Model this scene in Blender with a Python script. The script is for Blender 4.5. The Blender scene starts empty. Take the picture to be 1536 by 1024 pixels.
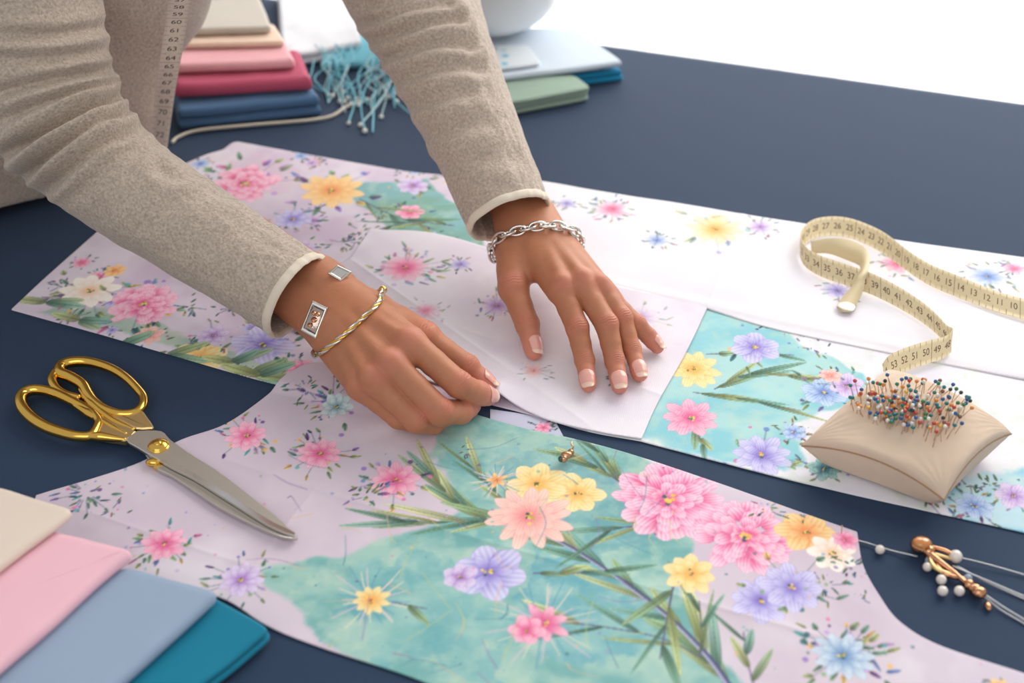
import bpy, math, random
import numpy as np
from mathutils import Vector, Matrix
rng = np.random.default_rng(11)
random.seed(5)
SC = bpy.context.scene
COL = SC.collection

# ------------------------------------------------------------------ camera
H = 0.65; PIT = math.radians(38); F = 1900.0
FW = np.array([0, math.cos(PIT), -math.sin(PIT)]); UP = np.array([0, math.sin(PIT), math.cos(PIT)])
RT = np.array([1.0, 0, 0]); CAM = np.array([0, 0, H])
def P(x, y, z=0.0):
    """point at height z above the table seen at photo pixel x, y"""
    d = FW + RT*((x-768)/F) + UP*((512-y)/F)
    return CAM + d*((z-H)/d[2])
def to_px(p):
    d = np.asarray(p)-CAM; w = d@FW
    return np.stack([768+F*d[..., 0]/w, 512-F*(d@UP)/w], -1)
cd = bpy.data.cameras.new('camera'); cam = bpy.data.objects.new('camera', cd); COL.objects.link(cam)
cam.location = CAM; cam.rotation_euler = (math.pi/2-PIT, 0, 0)
cd.sensor_width = 36; cd.lens = F/1536*36; cd.clip_start = 0.02
cd.dof.use_dof = True; cd.dof.focus_distance = 0.995; cd.dof.aperture_fstop = 4.0
SC.camera = cam

# ------------------------------------------------------------------ helpers
def srgb(r, g, b):
    f = lambda c: (c/255/12.92 if c/255 <= 0.04045 else ((c/255+0.055)/1.055)**2.4)
    return (f(r), f(g), f(b))
def mat(name, col, rough=0.6, metal=0.0, spec=0.5, bump=0.0, bscale=200.0, var=0.0, vscale=40.0, sheen=0.0,
        attr=None, sss=0.0, sssr=(1, .35, .2), sscale=0.004, trans=0.0, alpha=1.0, aniso=None, coat=0.0, weave=False):
    m = bpy.data.materials.new(name); m.use_nodes = True
    nt = m.node_tree; N = nt.nodes; L = nt.links
    b = N['Principled BSDF']
    b.inputs['Roughness'].default_value = rough; b.inputs['Metallic'].default_value = metal
    b.inputs['Specular IOR Level'].default_value = spec
    b.inputs['Sheen Weight'].default_value = sheen; b.inputs['Sheen Roughness'].default_value = 0.4
    b.inputs['Coat Weight'].default_value = coat
    if trans: b.inputs['Transmission Weight'].default_value = trans
    if sss:
        b.inputs['Subsurface Weight'].default_value = sss; b.inputs['Subsurface Radius'].default_value = sssr
        b.inputs['Subsurface Scale'].default_value = sscale
    tc = N.new('ShaderNodeTexCoord')
    src = None
    if attr:
        a = N.new('ShaderNodeAttribute'); a.attribute_name = attr; src = a.outputs['Color']
    else:
        r = N.new('ShaderNodeRGB'); r.outputs[0].default_value = (*col, 1); src = r.outputs[0]
    if var:
        n = N.new('ShaderNodeTexNoise'); n.inputs['Scale'].default_value = vscale; n.inputs['Detail'].default_value = 6
        L.new(tc.outputs['Object'], n.inputs['Vector'])
        mr = N.new('ShaderNodeMapRange'); mr.inputs['From Min'].default_value = .25; mr.inputs['From Max'].default_value = .75
        mr.inputs['To Min'].default_value = 1-var; mr.inputs['To Max'].default_value = 1+var
        L.new(n.outputs['Fac'], mr.inputs['Value'])
        mx = N.new('ShaderNodeVectorMath'); mx.operation = 'SCALE'
        L.new(src, mx.inputs[0]); L.new(mr.outputs[0], mx.inputs['Scale']); src = mx.outputs[0]
    L.new(src, b.inputs['Base Color'])
    if bump:
        bp = N.new('ShaderNodeBump'); bp.inputs['Strength'].default_value = bump; bp.inputs['Distance'].default_value = 0.0006
        if weave:
            w1 = N.new('ShaderNodeTexWave'); w1.inputs['Scale'].default_value = bscale; w1.bands_direction = 'X'
            w2 = N.new('ShaderNodeTexWave'); w2.inputs['Scale'].default_value = bscale; w2.bands_direction = 'Y'
            for w in (w1, w2):
                w.inputs['Distortion'].default_value = 1.5; L.new(tc.outputs['Object'], w.inputs['Vector'])
            ad = N.new('ShaderNodeMath'); ad.operation = 'ADD'
            L.new(w1.outputs['Fac'], ad.inputs[0]); L.new(w2.outputs['Fac'], ad.inputs[1]); L.new(ad.outputs[0], bp.inputs['Height'])
        else:
            n2 = N.new('ShaderNodeTexNoise'); n2.inputs['Scale'].default_value = bscale; n2.inputs['Detail'].default_value = 5
            L.new(tc.outputs['Object'], n2.inputs['Vector']); L.new(n2.outputs['Fac'], bp.inputs['Height'])
        L.new(bp.outputs[0], b.inputs['Normal'])
    return m
def mesh_np(name, V, Fq, mats=None, smooth=True, fm=None):
    """mesh from numpy verts and quads/tris (array or list of arrays)"""
    me = bpy.data.meshes.new(name)
    groups = Fq if isinstance(Fq, (list, tuple)) else [Fq]
    groups = [np.asarray(g, dtype=np.int32) for g in groups if len(g)]
    me.vertices.add(len(V)); me.vertices.foreach_set('co', np.ascontiguousarray(V, dtype=np.float32).ravel())
    tot = sum(g.size for g in groups); nf = sum(len(g) for g in groups)
    me.loops.add(tot); me.polygons.add(nf)
    me.loops.foreach_set('vertex_index', np.concatenate([g.ravel() for g in groups]))
    sizes = np.concatenate([np.full(len(g), g.shape[1], dtype=np.int32) for g in groups])
    starts = np.concatenate([[0], np.cumsum(sizes)[:-1]]).astype(np.int32)
    me.polygons.foreach_set('loop_start', starts)
    me.polygons.foreach_set('use_smooth', np.full(nf, smooth))
    for m in (mats or []): me.materials.append(m)
    if fm is not None: me.polygons.foreach_set('material_index', np.asarray(fm, dtype=np.int32))
    me.update(calc_edges=True); me.validate()
    return me
def add_obj(name, me, parent=None):
    o = bpy.data.objects.new(name, me); COL.objects.link(o)
    if parent is not None:
        o.parent = parent; o.matrix_parent_inverse = Matrix.Translation(-Vector(parent.location))
    return o
def tag(o, label=None, cat=None, group=None, kind=None):
    if label: o['label'] = label
    if cat: o['category'] = cat
    if group: o['group'] = group
    if kind: o['kind'] = kind
    return o
def thing(name, loc, label, cat, group=None):
    o = bpy.data.objects.new(name, None); COL.objects.link(o); o.location = [float(c) for c in loc]; o.empty_display_size = .02
    return tag(o, label, cat, group)
def setcol(me, cols):
    a = me.color_attributes.new('paint', 'FLOAT_COLOR', 'POINT')
    c = np.ones((len(cols), 4), dtype=np.float32); c[:, :3] = cols
    a.data.foreach_set('color', c.ravel())
def join(parts):
    """concatenate (V, quads, tris) lists"""
    Vs, Q, T, off = [], [], [], 0
    for p in parts:
        V = np.asarray(p[0]); Vs.append(V)
        if len(p[1]): Q.append(np.asarray(p[1])+off)
        if len(p) > 2 and len(p[2]): T.append(np.asarray(p[2])+off)
        off += len(V)
    fs = []
    if Q: fs.append(np.concatenate(Q))
    if T: fs.append(np.concatenate(T))
    return np.concatenate(Vs), fs
def cr(pts, n=12, closed=False):
    """Catmull-Rom"""
    p = np.asarray(pts, float)
    if closed: q = np.vstack([p[-1], p, p[0], p[1]])
    else: q = np.vstack([2*p[0]-p[1], p, 2*p[-1]-p[-2]])
    out = []
    for i in range(1, len(q)-2):
        t = np.linspace(0, 1, n, endpoint=False)[:, None]
        a, b, c, d = q[i-1], q[i], q[i+1], q[i+2]
        out.append(.5*((2*b)+(-a+c)*t+(2*a-5*b+4*c-d)*t**2+(-a+3*b-3*c+d)*t**3))
    r = np.vstack(out)
    return r if closed else np.vstack([r, p[-1:]])
def nrm(v): v = np.asarray(v, float); return v/(np.linalg.norm(v, axis=-1, keepdims=True)+1e-12)
def tube(path, rad, n=10, closed=False, caps=True, flat=None):
    """round (or flattened: flat=(normal, ratio)) tube; returns V, quads, tris"""
    p = np.asarray(path, float); m = len(p)
    rad = np.broadcast_to(rad, (m,)).astype(float)
    if closed: t = nrm(np.roll(p, -1, 0)-np.roll(p, 1, 0))
    else: t = nrm(np.gradient(p, axis=0))
    a = np.array([0, 0, 1.0]) if abs(t[0][2]) < .9 else np.array([1.0, 0, 0])
    if flat is not None: a = np.asarray(flat[0], float)
    U = []
    for i in range(m):
        a = a-t[i]*(a@t[i]); a = a/(np.linalg.norm(a)+1e-12); U.append(a.copy())
        if flat is not None: a = np.asarray(flat[0], float)
    U = np.array(U); W = np.cross(t, U)
    th = np.linspace(0, 2*np.pi, n, endpoint=False)
    k = 1.0 if flat is None else flat[1]
    V = p[:, None]+rad[:, None, None]*(k*np.cos(th)[None, :, None]*U[:, None]+np.sin(th)[None, :, None]*W[:, None])
    V = V.reshape(-1, 3)
    i = np.arange(m if closed else m-1)[:, None]; j = np.arange(n)[None]
    i2 = (i+1) % m; j2 = (j+1) % n
    Q = np.stack([i*n+j, i*n+j2, i2*n+j2, i2*n+j], -1).reshape(-1, 4)
    T = []
    if caps and not closed:
        V = np.vstack([V, p[0]-t[0]*rad[0]*.5, p[-1]+t[-1]*rad[-1]*.5]); b = m*n
        for q in range(n):
            T.append((b, (q+1) % n, q)); T.append((b+1, (m-1)*n+q, (m-1)*n+(q+1) % n))
    return V, Q, np.array(T)
def lathe(profile, n=48, c=(0, 0, 0)):
    pr = np.asarray(profile, float); m = len(pr)
    th = np.linspace(0, 2*np.pi, n, endpoint=False)
    V = np.stack([pr[:, 0:1]*np.cos(th), pr[:, 0:1]*np.sin(th), np.repeat(pr[:, 1:2], n, 1)], -1).reshape(-1, 3)+np.asarray(c)
    i = np.arange(m-1)[:, None]; j = np.arange(n)[None]; j2 = (j+1) % n
    Q = np.stack([i*n+j, i*n+j2, (i+1)*n+j2, (i+1)*n+j], -1).reshape(-1, 4)
    return V, Q, np.zeros((0, 3), int)
def ball(c, r, n=12, sc=(1, 1, 1)):
    a = np.linspace(-np.pi/2, np.pi/2, n)
    V, Q, T = lathe(np.stack([np.cos(a)+1e-5, np.sin(a)], -1), n+4)
    return V*np.asarray(sc)*r+np.asarray(c), Q, T
def box(x0, x1, y0, y1, z0, z1):
    V = np.array([(x, y, z) for z in (z0, z1) for y in (y0, y1) for x in (x0, x1)], float)
    return V, np.array([(0, 2, 3, 1), (4, 5, 7, 6), (0, 1, 5, 4), (2, 6, 7, 3), (0, 4, 6, 2), (1, 3, 7, 5)]), np.zeros((0, 3), int)
def mk(name, parts, m, parent=None, smooth=True):
    V, fs = join(parts); return add_obj(name, mesh_np(name, V, fs, [m] if not isinstance(m, list) else m, smooth), parent)
def hash2(ix, iy, s):
    h = (ix.astype(np.int64)*374761393+iy.astype(np.int64)*668265263+s*2147483647) & 0xffffffff
    h = ((h ^ (h >> 13))*1274126177) & 0xffffffff
    return ((h ^ (h >> 16)) & 0xffffff)/float(0xffffff)
def vnoise(x, y, s=0):
    ix = np.floor(x); iy = np.floor(y); fx = x-ix; fy = y-iy
    fx = fx*fx*(3-2*fx); fy = fy*fy*(3-2*fy)
    a = hash2(ix, iy, s); b = hash2(ix+1, iy, s); c = hash2(ix, iy+1, s); d = hash2(ix+1, iy+1, s)
    return (a*(1-fx)+b*fx)*(1-fy)+(c*(1-fx)+d*fx)*fy
def fbm(x, y, s=0, o=4):
    r = 0; a = .5; t = 0
    for k in range(o): r = r+a*vnoise(x*2**k, y*2**k, s+k*17); t += a; a *= .5
    return r/t
def sstep(a, b, x): t = np.clip((x-a)/(b-a), 0, 1); return t*t*(3-2*t)

# ------------------------------------------------------------------ signed-distance modelling
class Field:
    def __init__(s, lo, hi, h):
        s.lo = np.asarray(lo, float); s.h = h
        s.n = np.ceil((np.asarray(hi)-s.lo)/h).astype(int)+1
        s.v = np.full(s.n, 0.02, np.float32)
    def block(s, lo, hi):
        a = np.clip(np.floor((lo-s.lo)/s.h).astype(int), 0, s.n); b = np.clip(np.ceil((hi-s.lo)/s.h).astype(int)+1, 0, s.n)
        if (b-a).min() <= 0: return None, None
        ax = [(s.lo[k]+np.arange(a[k], b[k])*s.h).astype(np.float32) for k in range(3)]
        return tuple(slice(a[k], b[k]) for k in range(3)), (ax[0][:, None, None], ax[1][None, :, None], ax[2][None, None, :])
    def smin(s, sl, d, k):
        v = s.v[sl]
        if k <= 0: s.v[sl] = np.minimum(v, d); return
        hh = np.clip(.5+.5*(v-d)/k, 0, 1); s.v[sl] = v*(1-hh)+d*hh-k*hh*(1-hh)
    def cone(s, a, b, ra, rb, k=.003, sq=None):
        """tapered capsule; sq=(dir, ratio) flattens it along dir"""
        a = np.asarray(a, float); b = np.asarray(b, float); m = max(ra, rb)+k+3*s.h
        if sq is not None: m *= max(1, sq[1])
        sl, X = s.block(np.minimum(a, b)-m, np.maximum(a, b)+m)
        if sl is None: return
        d = b-a; L2 = max(d@d, 1e-12)
        q = [X[i]-np.float32(a[i]) for i in range(3)]
        t = np.clip((q[0]*d[0]+q[1]*d[1]+q[2]*d[2])/L2, 0, 1)
        e = [q[i]-t*np.float32(d[i]) for i in range(3)]
        r2 = e[0]**2+e[1]**2+e[2]**2
        if sq is not None:
            u = nrm(sq[0]); w = e[0]*u[0]+e[1]*u[1]+e[2]*u[2]
            r2 = r2+w*w*(1/sq[1]**2-1)
        s.smin(sl, (np.sqrt(r2)-(ra+(rb-ra)*t)).astype(np.float32), k)
    def other(s, o, k):
        hh = np.clip(.5+.5*(s.v-o.v)/k, 0, 1); s.v = s.v*(1-hh)+o.v*hh-k*hh*(1-hh)
    def sample(s, p):
        g = (np.asarray(p)-s.lo)/s.h; i = np.clip(np.floor(g).astype(int), 0, s.n-2); f = np.clip(g-i, 0, 1)
        r = 0
        for a in (0, 1):
            for b in (0, 1):
                for c in (0, 1):
                    w = (f[..., 0] if a else 1-f[..., 0])*(f[..., 1] if b else 1-f[..., 1])*(f[..., 2] if c else 1-f[..., 2])
                    r = r+w*s.v[i[..., 0]+a, i[..., 1]+b, i[..., 2]+c]
        return r
    def net(s):
        v = s.v; neg = v < 0
        n = np.array(v.shape)-1
        cnt = np.zeros(n, np.uint8)
        for a in (0, 1):
            for b in (0, 1):
                for c in (0, 1): cnt += neg[a:n[0]+a, b:n[1]+b, c:n[2]+c]
        act = (cnt > 0) & (cnt < 8)
        idx = np.full(n, -1, np.int32); I = np.argwhere(act); idx[act] = np.arange(len(I))
        acc = np.zeros((len(I), 3)); w = np.zeros(len(I))
        cor = [(a, b, c) for a in (0, 1) for b in (0, 1) for c in (0, 1)]
        for e0 in cor:
            for ax in range(3):
                if e0[ax]: continue
                e1 = list(e0); e1[ax] = 1
                v0 = v[I[:, 0]+e0[0], I[:, 1]+e0[1], I[:, 2]+e0[2]].astype(float); v1 = v[I[:, 0]+e1[0], I[:, 1]+e1[1], I[:, 2]+e1[2]].astype(float)
                c = (v0 < 0) != (v1 < 0); t = np.where(c, v0/np.where(c, v0-v1, 1), 0)
                p = np.tile(np.array(e0, float), (len(I), 1)); p[:, ax] += t
                acc += p*c[:, None]; w += c
        V = s.lo+(I+acc/w[:, None])*s.h
        Q = []
        for ax in range(3):
            u, x = [(1, 2), (2, 0), (0, 1)][ax]
            sh = [slice(0, None)]*3
            a = neg[tuple(slice(0, -1) if k == ax else slice(None) for k in range(3))]
            b = neg[tuple(slice(1, None) if k == ax else slice(None) for k in range(3))]
            for flip in (False, True):
                E = np.argwhere((a & ~b) if not flip else (~a & b))
                ok = (E[:, u] > 0) & (E[:, x] > 0) & (E[:, u] < n[u]) & (E[:, x] < n[x]); E = E[ok]
                def g(du, dx):
                    q = E.copy(); q[:, u] -= du; q[:, x] -= dx; return idx[q[:, 0], q[:, 1], q[:, 2]]
                f = np.stack([g(1, 1), g(0, 1), g(0, 0), g(1, 0)], -1)
                if flip: f = f[:, ::-1]
                Q.append(f)
        Q = np.concatenate(Q); Q = Q[(Q >= 0).all(1)]
        return V, Q
# ------------------------------------------------------------------ setting
TE = nrm(P(1536, 155)-P(870, 62)); TN = np.array([TE[1], -TE[0], 0])      # along / towards the viewer
TO = P(870, 62)-TE*0.55                                                  # far left corner of the table
TL, TD = 1.95, 1.27
def tpt(s, t, z): return TO+TE*s+TN*t+np.array([0, 0, z])
FLOOR = -0.78
M_floor = mat('white floor', srgb(236, 234, 230), rough=.5, var=.02, vscale=3)
M_wall = mat('white wall', srgb(240, 239, 236), rough=.9, bump=.1, bscale=80)
V, Q, T = box(-3, 3.2, -1.5, 3.0, FLOOR-.05, FLOOR); tag(mk('floor', [(V, Q, T)], M_floor, smooth=False), kind='structure')
WY = 2.75
wparts = [box(-3, -.6, WY, WY+.12, FLOOR, 1.9), box(2.9, 3.2, WY, WY+.12, FLOOR, 1.9), box(-.6, 2.9, WY, WY+.12, 1.55, 1.9), box(-.6, 2.9, WY, WY+.12, FLOOR, FLOOR+.08)]
tag(mk('wall_back', wparts, M_wall, smooth=False), kind='structure')
M_frame = mat('white window frame', srgb(240, 240, 238), rough=.4)
M_glass = mat('window glass', (1, 1, 1), rough=0, trans=1.0)
wr = thing('window_1', ((1.15), WY+.06, FLOOR+.08), None, None); wr['kind'] = 'structure'
fr = []
for x in (-.6, .55, 1.7, 2.84): fr.append(box(x, x+.06, WY+.03, WY+.09, FLOOR+.08, 1.55))
fr += [box(-.6, 2.9, WY+.03, WY+.09, FLOOR+.08, FLOOR+.14), box(-.6, 2.9, WY+.03, WY+.09, 1.49, 1.55)]
mk('window_frame', fr, M_frame, wr, smooth=False)
# sheer curtain
M_curt = mat('sheer white curtain', srgb(252, 252, 250), rough=1.0)
nt = M_curt.node_tree; b = nt.nodes['Principled BSDF']; tr = nt.nodes.new('ShaderNodeBsdfTranslucent'); tr.inputs[0].default_value = (.97, .97, .96, 1)
mxs = nt.nodes.new('ShaderNodeMixShader'); mxs.inputs[0].default_value = .6
nt.links.new(b.outputs[0], mxs.inputs[1]); nt.links.new(tr.outputs[0], mxs.inputs[2]); nt.links.new(mxs.outputs[0], nt.nodes['Material Output'].inputs[0])
def curtain(x0, x1, lab, s):
    n = 420; m = 24
    u = np.linspace(0, 1, n); X = x0+(x1-x0)*u
    w = .022*np.sin(u*n*.16+2*vnoise(u*14, u*0, s))+.03*(vnoise(u*9, u*0+3, s)-.5)
    z = np.linspace(FLOOR+.02, 1.78, m)
    V = np.stack([np.tile(X, (m, 1)), WY-.12-.085*(s == 8)+w[None]*(1-.25*np.linspace(0, 1, m)[:, None]), np.tile(z[:, None], (1, n))], -1).reshape(-1, 3)
    i = np.arange(m-1)[:, None]; j = np.arange(n-1)[None]
    Q = np.stack([i*n+j, i*n+j+1, (i+1)*n+j+1, (i+1)*n+j], -1).reshape(-1, 4)
    o = add_obj('curtain', mesh_np('curtain', V, Q, [M_curt])); tag(o, lab, 'curtain'); return o
curtain(-.75, .86, 'sheer white curtain hanging behind the bowl and far table edge', 3)
curtain(.82, 3.0, 'sheer white curtain with one soft fold at the far right', 8)
M_rod = mat('white curtain rod', srgb(225, 225, 225), rough=.4)
o = mk('curtain_rod', [tube([(-.85, WY-.12, 1.80), (3.1, WY-.12, 1.80)], .012), tube([(-.7, WY-.12, 1.79), (-.7, WY+.01, 1.79)], .008), tube([(3.0, WY-.12, 1.79), (3.0, WY+.01, 1.79)], .008)], M_rod)
tag(o, 'white rod carrying the two sheer curtains', 'curtain rod')

# table + navy cloth
M_wood = mat('pale table', srgb(190, 180, 165), rough=.5)
tb = thing('work_table', tpt(TL/2, TD/2, FLOOR), 'large sewing table covered by the navy cloth', 'table')
def tbox(s0, s1, t0, t1, z0, z1):
    V, Q, T = box(s0, s1, t0, t1, z0, z1); W = TO+V[:, :1]*TE+V[:, 1:2]*TN; W[:, 2] = V[:, 2]; return W, Q[:, ::-1], T
mk('tabletop', [tbox(0, TL, 0, TD, -.032, -.002)], M_wood, tb, smooth=False)
for s in (.05, TL-.11):
    for t in (.05, TD-.11): mk('leg', [tbox(s, s+.06, t, t+.06, FLOOR, -.032)], M_wood, tb, smooth=False)
M_navy = mat('navy felt cloth', srgb(34, 55, 82), rough=.8, spec=.35, bump=.35, bscale=1500, var=.12, vscale=900, sheen=.16)
n, m = 340, 240; ov = .2
s = np.linspace(-ov, TL+ov, n); t = np.linspace(-ov, TD+ov, m); S, Tt = np.meshgrid(s, t)
def fold(c, L):
    c0 = np.clip(c, -.004, L+.004); over = np.abs(c-np.clip(c, 0, L)); return c0, over
s0, os_ = fold(S, TL); t0, ot_ = fold(Tt, TD)
over = np.maximum(os_, ot_)
z = -over+.0035*0
wav = .006*np.sin(S*22+1)*sstep(0, .1, ot_)+.006*np.sin(Tt*25)*sstep(0, .1, os_)
X = TO[None, None]+(s0+np.sign(S-TL/2)*(os_ > 0)*(wav+.004))[..., None]*TE+(t0+np.sign(Tt-TD/2)*(ot_ > 0)*(wav+.004))[..., None]*TN
X[..., 2] = z+.0
i = np.arange(m-1)[:, None]; j = np.arange(n-1)[None]
Q = np.stack([i*n+j, (i+1)*n+j, (i+1)*n+j+1, i*n+j+1], -1).reshape(-1, 4)
tc_ = add_obj('tablecloth', mesh_np('tablecloth', X.reshape(-1, 3), Q, [M_navy])); tag(tc_, 'plain navy cloth spread over the whole sewing table', 'tablecloth')

# ------------------------------------------------------------------ painting printed cloth
def pdist(X, Y, poly):
    """signed distance (inside positive) to polygon"""
    d = np.full(X.shape, 1e9); ins = np.zeros(X.shape, bool)
    n = len(poly)
    for k in range(n):
        ax, ay = poly[k]; bx, by = poly[(k+1) % n]
        ex, ey = bx-ax, by-ay; L2 = ex*ex+ey*ey+1e-15
        t = np.clip(((X-ax)*ex+(Y-ay)*ey)/L2, 0, 1)
        d = np.minimum(d, (X-ax-t*ex)**2+(Y-ay-t*ey)**2)
        if ay != by:
            c = (ay > Y) != (by > Y); ins ^= c & (X < (bx-ax)*(Y-ay)/(by-ay)+ax)
    d = np.sqrt(d); return np.where(ins, d, -d)
def px2xy(pts): return [tuple(P(x, y)[:2]) for x, y in pts]
def outline(segs, n=8):
    """each segment is a smooth run of pixel points; corners between segments"""
    out = []
    for sg in segs:
        c = cr(sg, n) if len(sg) > 2 else np.asarray(sg, float)
        out += [tuple(q) for q in c]
    return px2xy([q for k, q in enumerate(out) if k == 0 or np.hypot(q[0]-out[k-1][0], q[1]-out[k-1][1]) > .5])
PK = dict(pink=[(244, 138, 176), (253, 208, 222), (222, 76, 132)], coral=[(250, 176, 170), (253, 222, 208), (235, 120, 130)],
          yellow=[(250, 214, 120), (254, 238, 190), (240, 160, 90)], purple=[(176, 168, 226), (226, 222, 248), (120, 100, 190)],
          white=[(246, 236, 226), (255, 250, 240), (245, 175, 120)], orange=[(250, 190, 110), (254, 225, 170), (236, 120, 90)],
          blue=[(150, 180, 225), (210, 225, 245), (90, 110, 190)], lil=[(205, 180, 225), (235, 222, 244), (150, 90, 180)])
GREENS = [(136, 162, 118), (170, 180, 120), (116, 160, 140), (102, 142, 118), (186, 194, 138)]
DABS = [(236, 120, 170), (150, 120, 200), (110, 140, 205), (100, 180, 180), (140, 180, 130), (245, 190, 110), (110, 70, 140), (60, 110, 120), (200, 160, 220)]
class Paint:
    def __init__(s, poly, dx, dy, base):
        a = np.array(poly); s.poly = poly
        s.x0, s.y0 = a.min(0)-dx; s.x1, s.y1 = a.max(0)+dx; s.dx, s.dy = dx, dy
        s.nx = int((s.x1-s.x0)/dx)+2; s.ny = int((s.y1-s.y0)/dy)+2
        s.X, s.Y = np.meshgrid(s.x0+np.arange(s.nx)*dx, s.y0+np.arange(s.ny)*dy)
        s.c = np.ones((s.ny, s.nx, 3))*np.array(base)
        s.fade = 1.0
    def win(s, cx, cy, r):
        a = max(0, int((cx-r-s.x0)/s.dx)); b = min(s.nx, int((cx+r-s.x0)/s.dx)+2)
        c = max(0, int((cy-r-s.y0)/s.dy)); d = min(s.ny, int((cy+r-s.y0)/s.dy)+2)
        if a >= b or c >= d: return None
        return slice(c, d), slice(a, b)
    def mix(s, w, m, col):
        s.c[w] = s.c[w]*(1-m[..., None])+np.asarray(col)*m[..., None]
    def petal(s, cx, cy, ang, L, W, pal, al=.92, tip=.6, vein=1.0, seed=0):
        mx, my = cx+math.cos(ang)*L/2, cy+math.sin(ang)*L/2
        w = s.win(mx, my, max(L, W)*.75)
        if w is None: return
        X = s.X[w]-cx; Y = s.Y[w]-cy
        u = (X*math.cos(ang)+Y*math.sin(ang))/L; v = (-X*math.sin(ang)+Y*math.cos(ang))/W
        uu = np.clip(u, 0, 1); prof = np.sqrt(np.clip(np.sin(np.pi*uu**(.5+tip*.9)), 0, 1))*.5
        prof = prof*(1+(.05 if L < W*3 else 0)*np.sin(v*17+seed))
        dd = (prof-np.abs(v))*W
        m = sstep(-.0003, .0006, dd)*((u > 0) & (u < 1))*al*s.fade
        base, hi, deep = [np.array(q, float) for q in pal]
        st = .5+.5*np.sin(v*(30 if L < W*3 else 7)+seed*3+1.5*np.sin(uu*4))
        k = (np.clip(1-uu*1.5, 0, 1)*(.55+.45*(.5+.5*np.sin(v*34+seed*5))))[..., None]
        col = base*(1-k)+deep*k
        g = (sstep(.35, .95, uu)*.62+.42*st*vein*sstep(.05, .5, uu)).clip(0, .95)[..., None]; col = col*(1-g)+hi*g
        ed = (sstep(.0012, 0, dd)*.34)[..., None]; col = col*(1-ed)+deep*ed
        s.mix(w, m, col)
    def dot(s, cx, cy, r, col, al=1.0):
        w = s.win(cx, cy, r*1.5)
        if w is None: return
        d = np.hypot(s.X[w]-cx, s.Y[w]-cy); s.mix(w, sstep(r, r*.6, d)*al*s.fade, col)
    def line(s, pts, w0, w1, col, al=.9):
        p = cr(pts, 10) if len(pts) > 2 else np.array([np.array(pts[0])+(np.array(pts[1])-np.array(pts[0]))*t for t in np.linspace(0, 1, 12)])
        m = len(p)
        for k in range(m-1):
            a, b = p[k], p[k+1]; wd = w0+(w1-w0)*k/m; wm = .95*s.dy; aw = min(1.0, wd/wm)**.6; wd = max(wd, wm)
            c = (a+b)/2; L = np.hypot(*(b-a)); w = s.win(c[0], c[1], L/2+wd*2)
            if w is None: continue
            X = s.X[w]-a[0]; Y = s.Y[w]-a[1]; e = b-a; t = np.clip((X*e[0]+Y*e[1])/(L*L+1e-15), 0, 1)
            d = np.hypot(X-t*e[0], Y-t*e[1]); s.mix(w, sstep(wd, wd*.35, d)*al*aw*s.fade, col)
    def leaf(s, x, y, ang, L, W, g, al=.9):
        g = np.array(g, float); pal = [g, np.minimum(g*1.22+22, 255), g*.62]
        s.petal(x, y, ang, L, W, pal, al, tip=.25, vein=.8, seed=x*900)
        s.line([(x, y), (x+math.cos(ang)*L*.9, y+math.sin(ang)*L*.9)], .0006, .0003, g*.6, .5)
    def cluster(s, x, y, r, n, seed=0, inner=.45):
        q = np.random.default_rng(seed+int(abs(x*1e4))+int(abs(y*1e4)))
        for k in range(n):
            a = q.uniform(0, 6.28); d = r*q.uniform(inner, 1.0)
            cx, cy = x+math.cos(a)*d, y+math.sin(a)*d
            if q.random() < .55: s.leaf(cx, cy, a+q.normal()*.5, r*q.uniform(.2, .36), r*q.uniform(.09, .16), GREENS[q.integers(5)] if q.random() < .55 else DABS[q.integers(len(DABS))], .8)
            else: s.dot(cx, cy, r*q.uniform(.04, .1), DABS[q.integers(len(DABS))], .8)
            if q.random() < .35: s.line([(x+math.cos(a)*r*.3, y+math.sin(a)*r*.3), (cx, cy)], .0005, .0003, (110, 120, 140), .5)
    def flower(s, px, py, rp, kind, typ='daisy', n=9, clus=0, seed=1, core=(120, 120, 60)):
        x, y = P(px, py)[:2]; r = rp/(F/np.dot(P(px, py)-CAM, FW)); pal = PK[kind] if isinstance(kind, str) else kind
        q = np.random.default_rng(seed+int(px*7+py))
        if clus: s.cluster(x, y, r*1.45, clus, seed)
        a0 = q.uniform(0, 6.28)
        if typ == 'daisy':
            for ring, (k, f) in enumerate([(n, 1.0), (n-2, .72)]):
                for i in range(k):
                    a = a0+ring*.3+i*6.283/k+q.normal()*.08
                    s.petal(x, y, a, r*f*q.uniform(.86, 1.06), r*.58*f*8/n, pal, .93, .7, 1, i)
        elif typ == 'broad':
            for i in range(n):
                a = a0+i*6.283/n+q.normal()*.07; s.petal(x, y, a, r*q.uniform(.9, 1.05), r*(4.6/n), pal, .95, .8, 1.2, i)
            for i in range(n):
                a = a0+.35+i*6.283/n; s.petal(x, y, a, r*.62, r*.3, pal, .7, .8, 1.2, i)
        elif typ == 'peony':
            B, Hh, D = [np.array(v, float) for v in pal]
            for ring, (k, f, d) in enumerate([(15, .50, .56), (14, .48, .42), (12, .44, .28), (9, .38, .15), (6, .30, .04)]):
                for i in range(k):
                    a = a0+ring*.4+i*6.283/k+q.normal()*.14
                    cx, cy = x+math.cos(a)*r*d, y+math.sin(a)*r*d
                    t = q.uniform(0, 1); base = B*(1-.35*t)+D*.35*t if i % 2 else B*(1-.4*t)+Hh*.4*t
                    s.petal(cx, cy, a+q.normal()*.3, r*f*q.uniform(.85, 1.1), r*f*q.uniform(.6, .9), [base, np.minimum(Hh+12, 255), D*.95+B*.05], .95, q.uniform(.5, .9), 1.3, i+ring)
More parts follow.
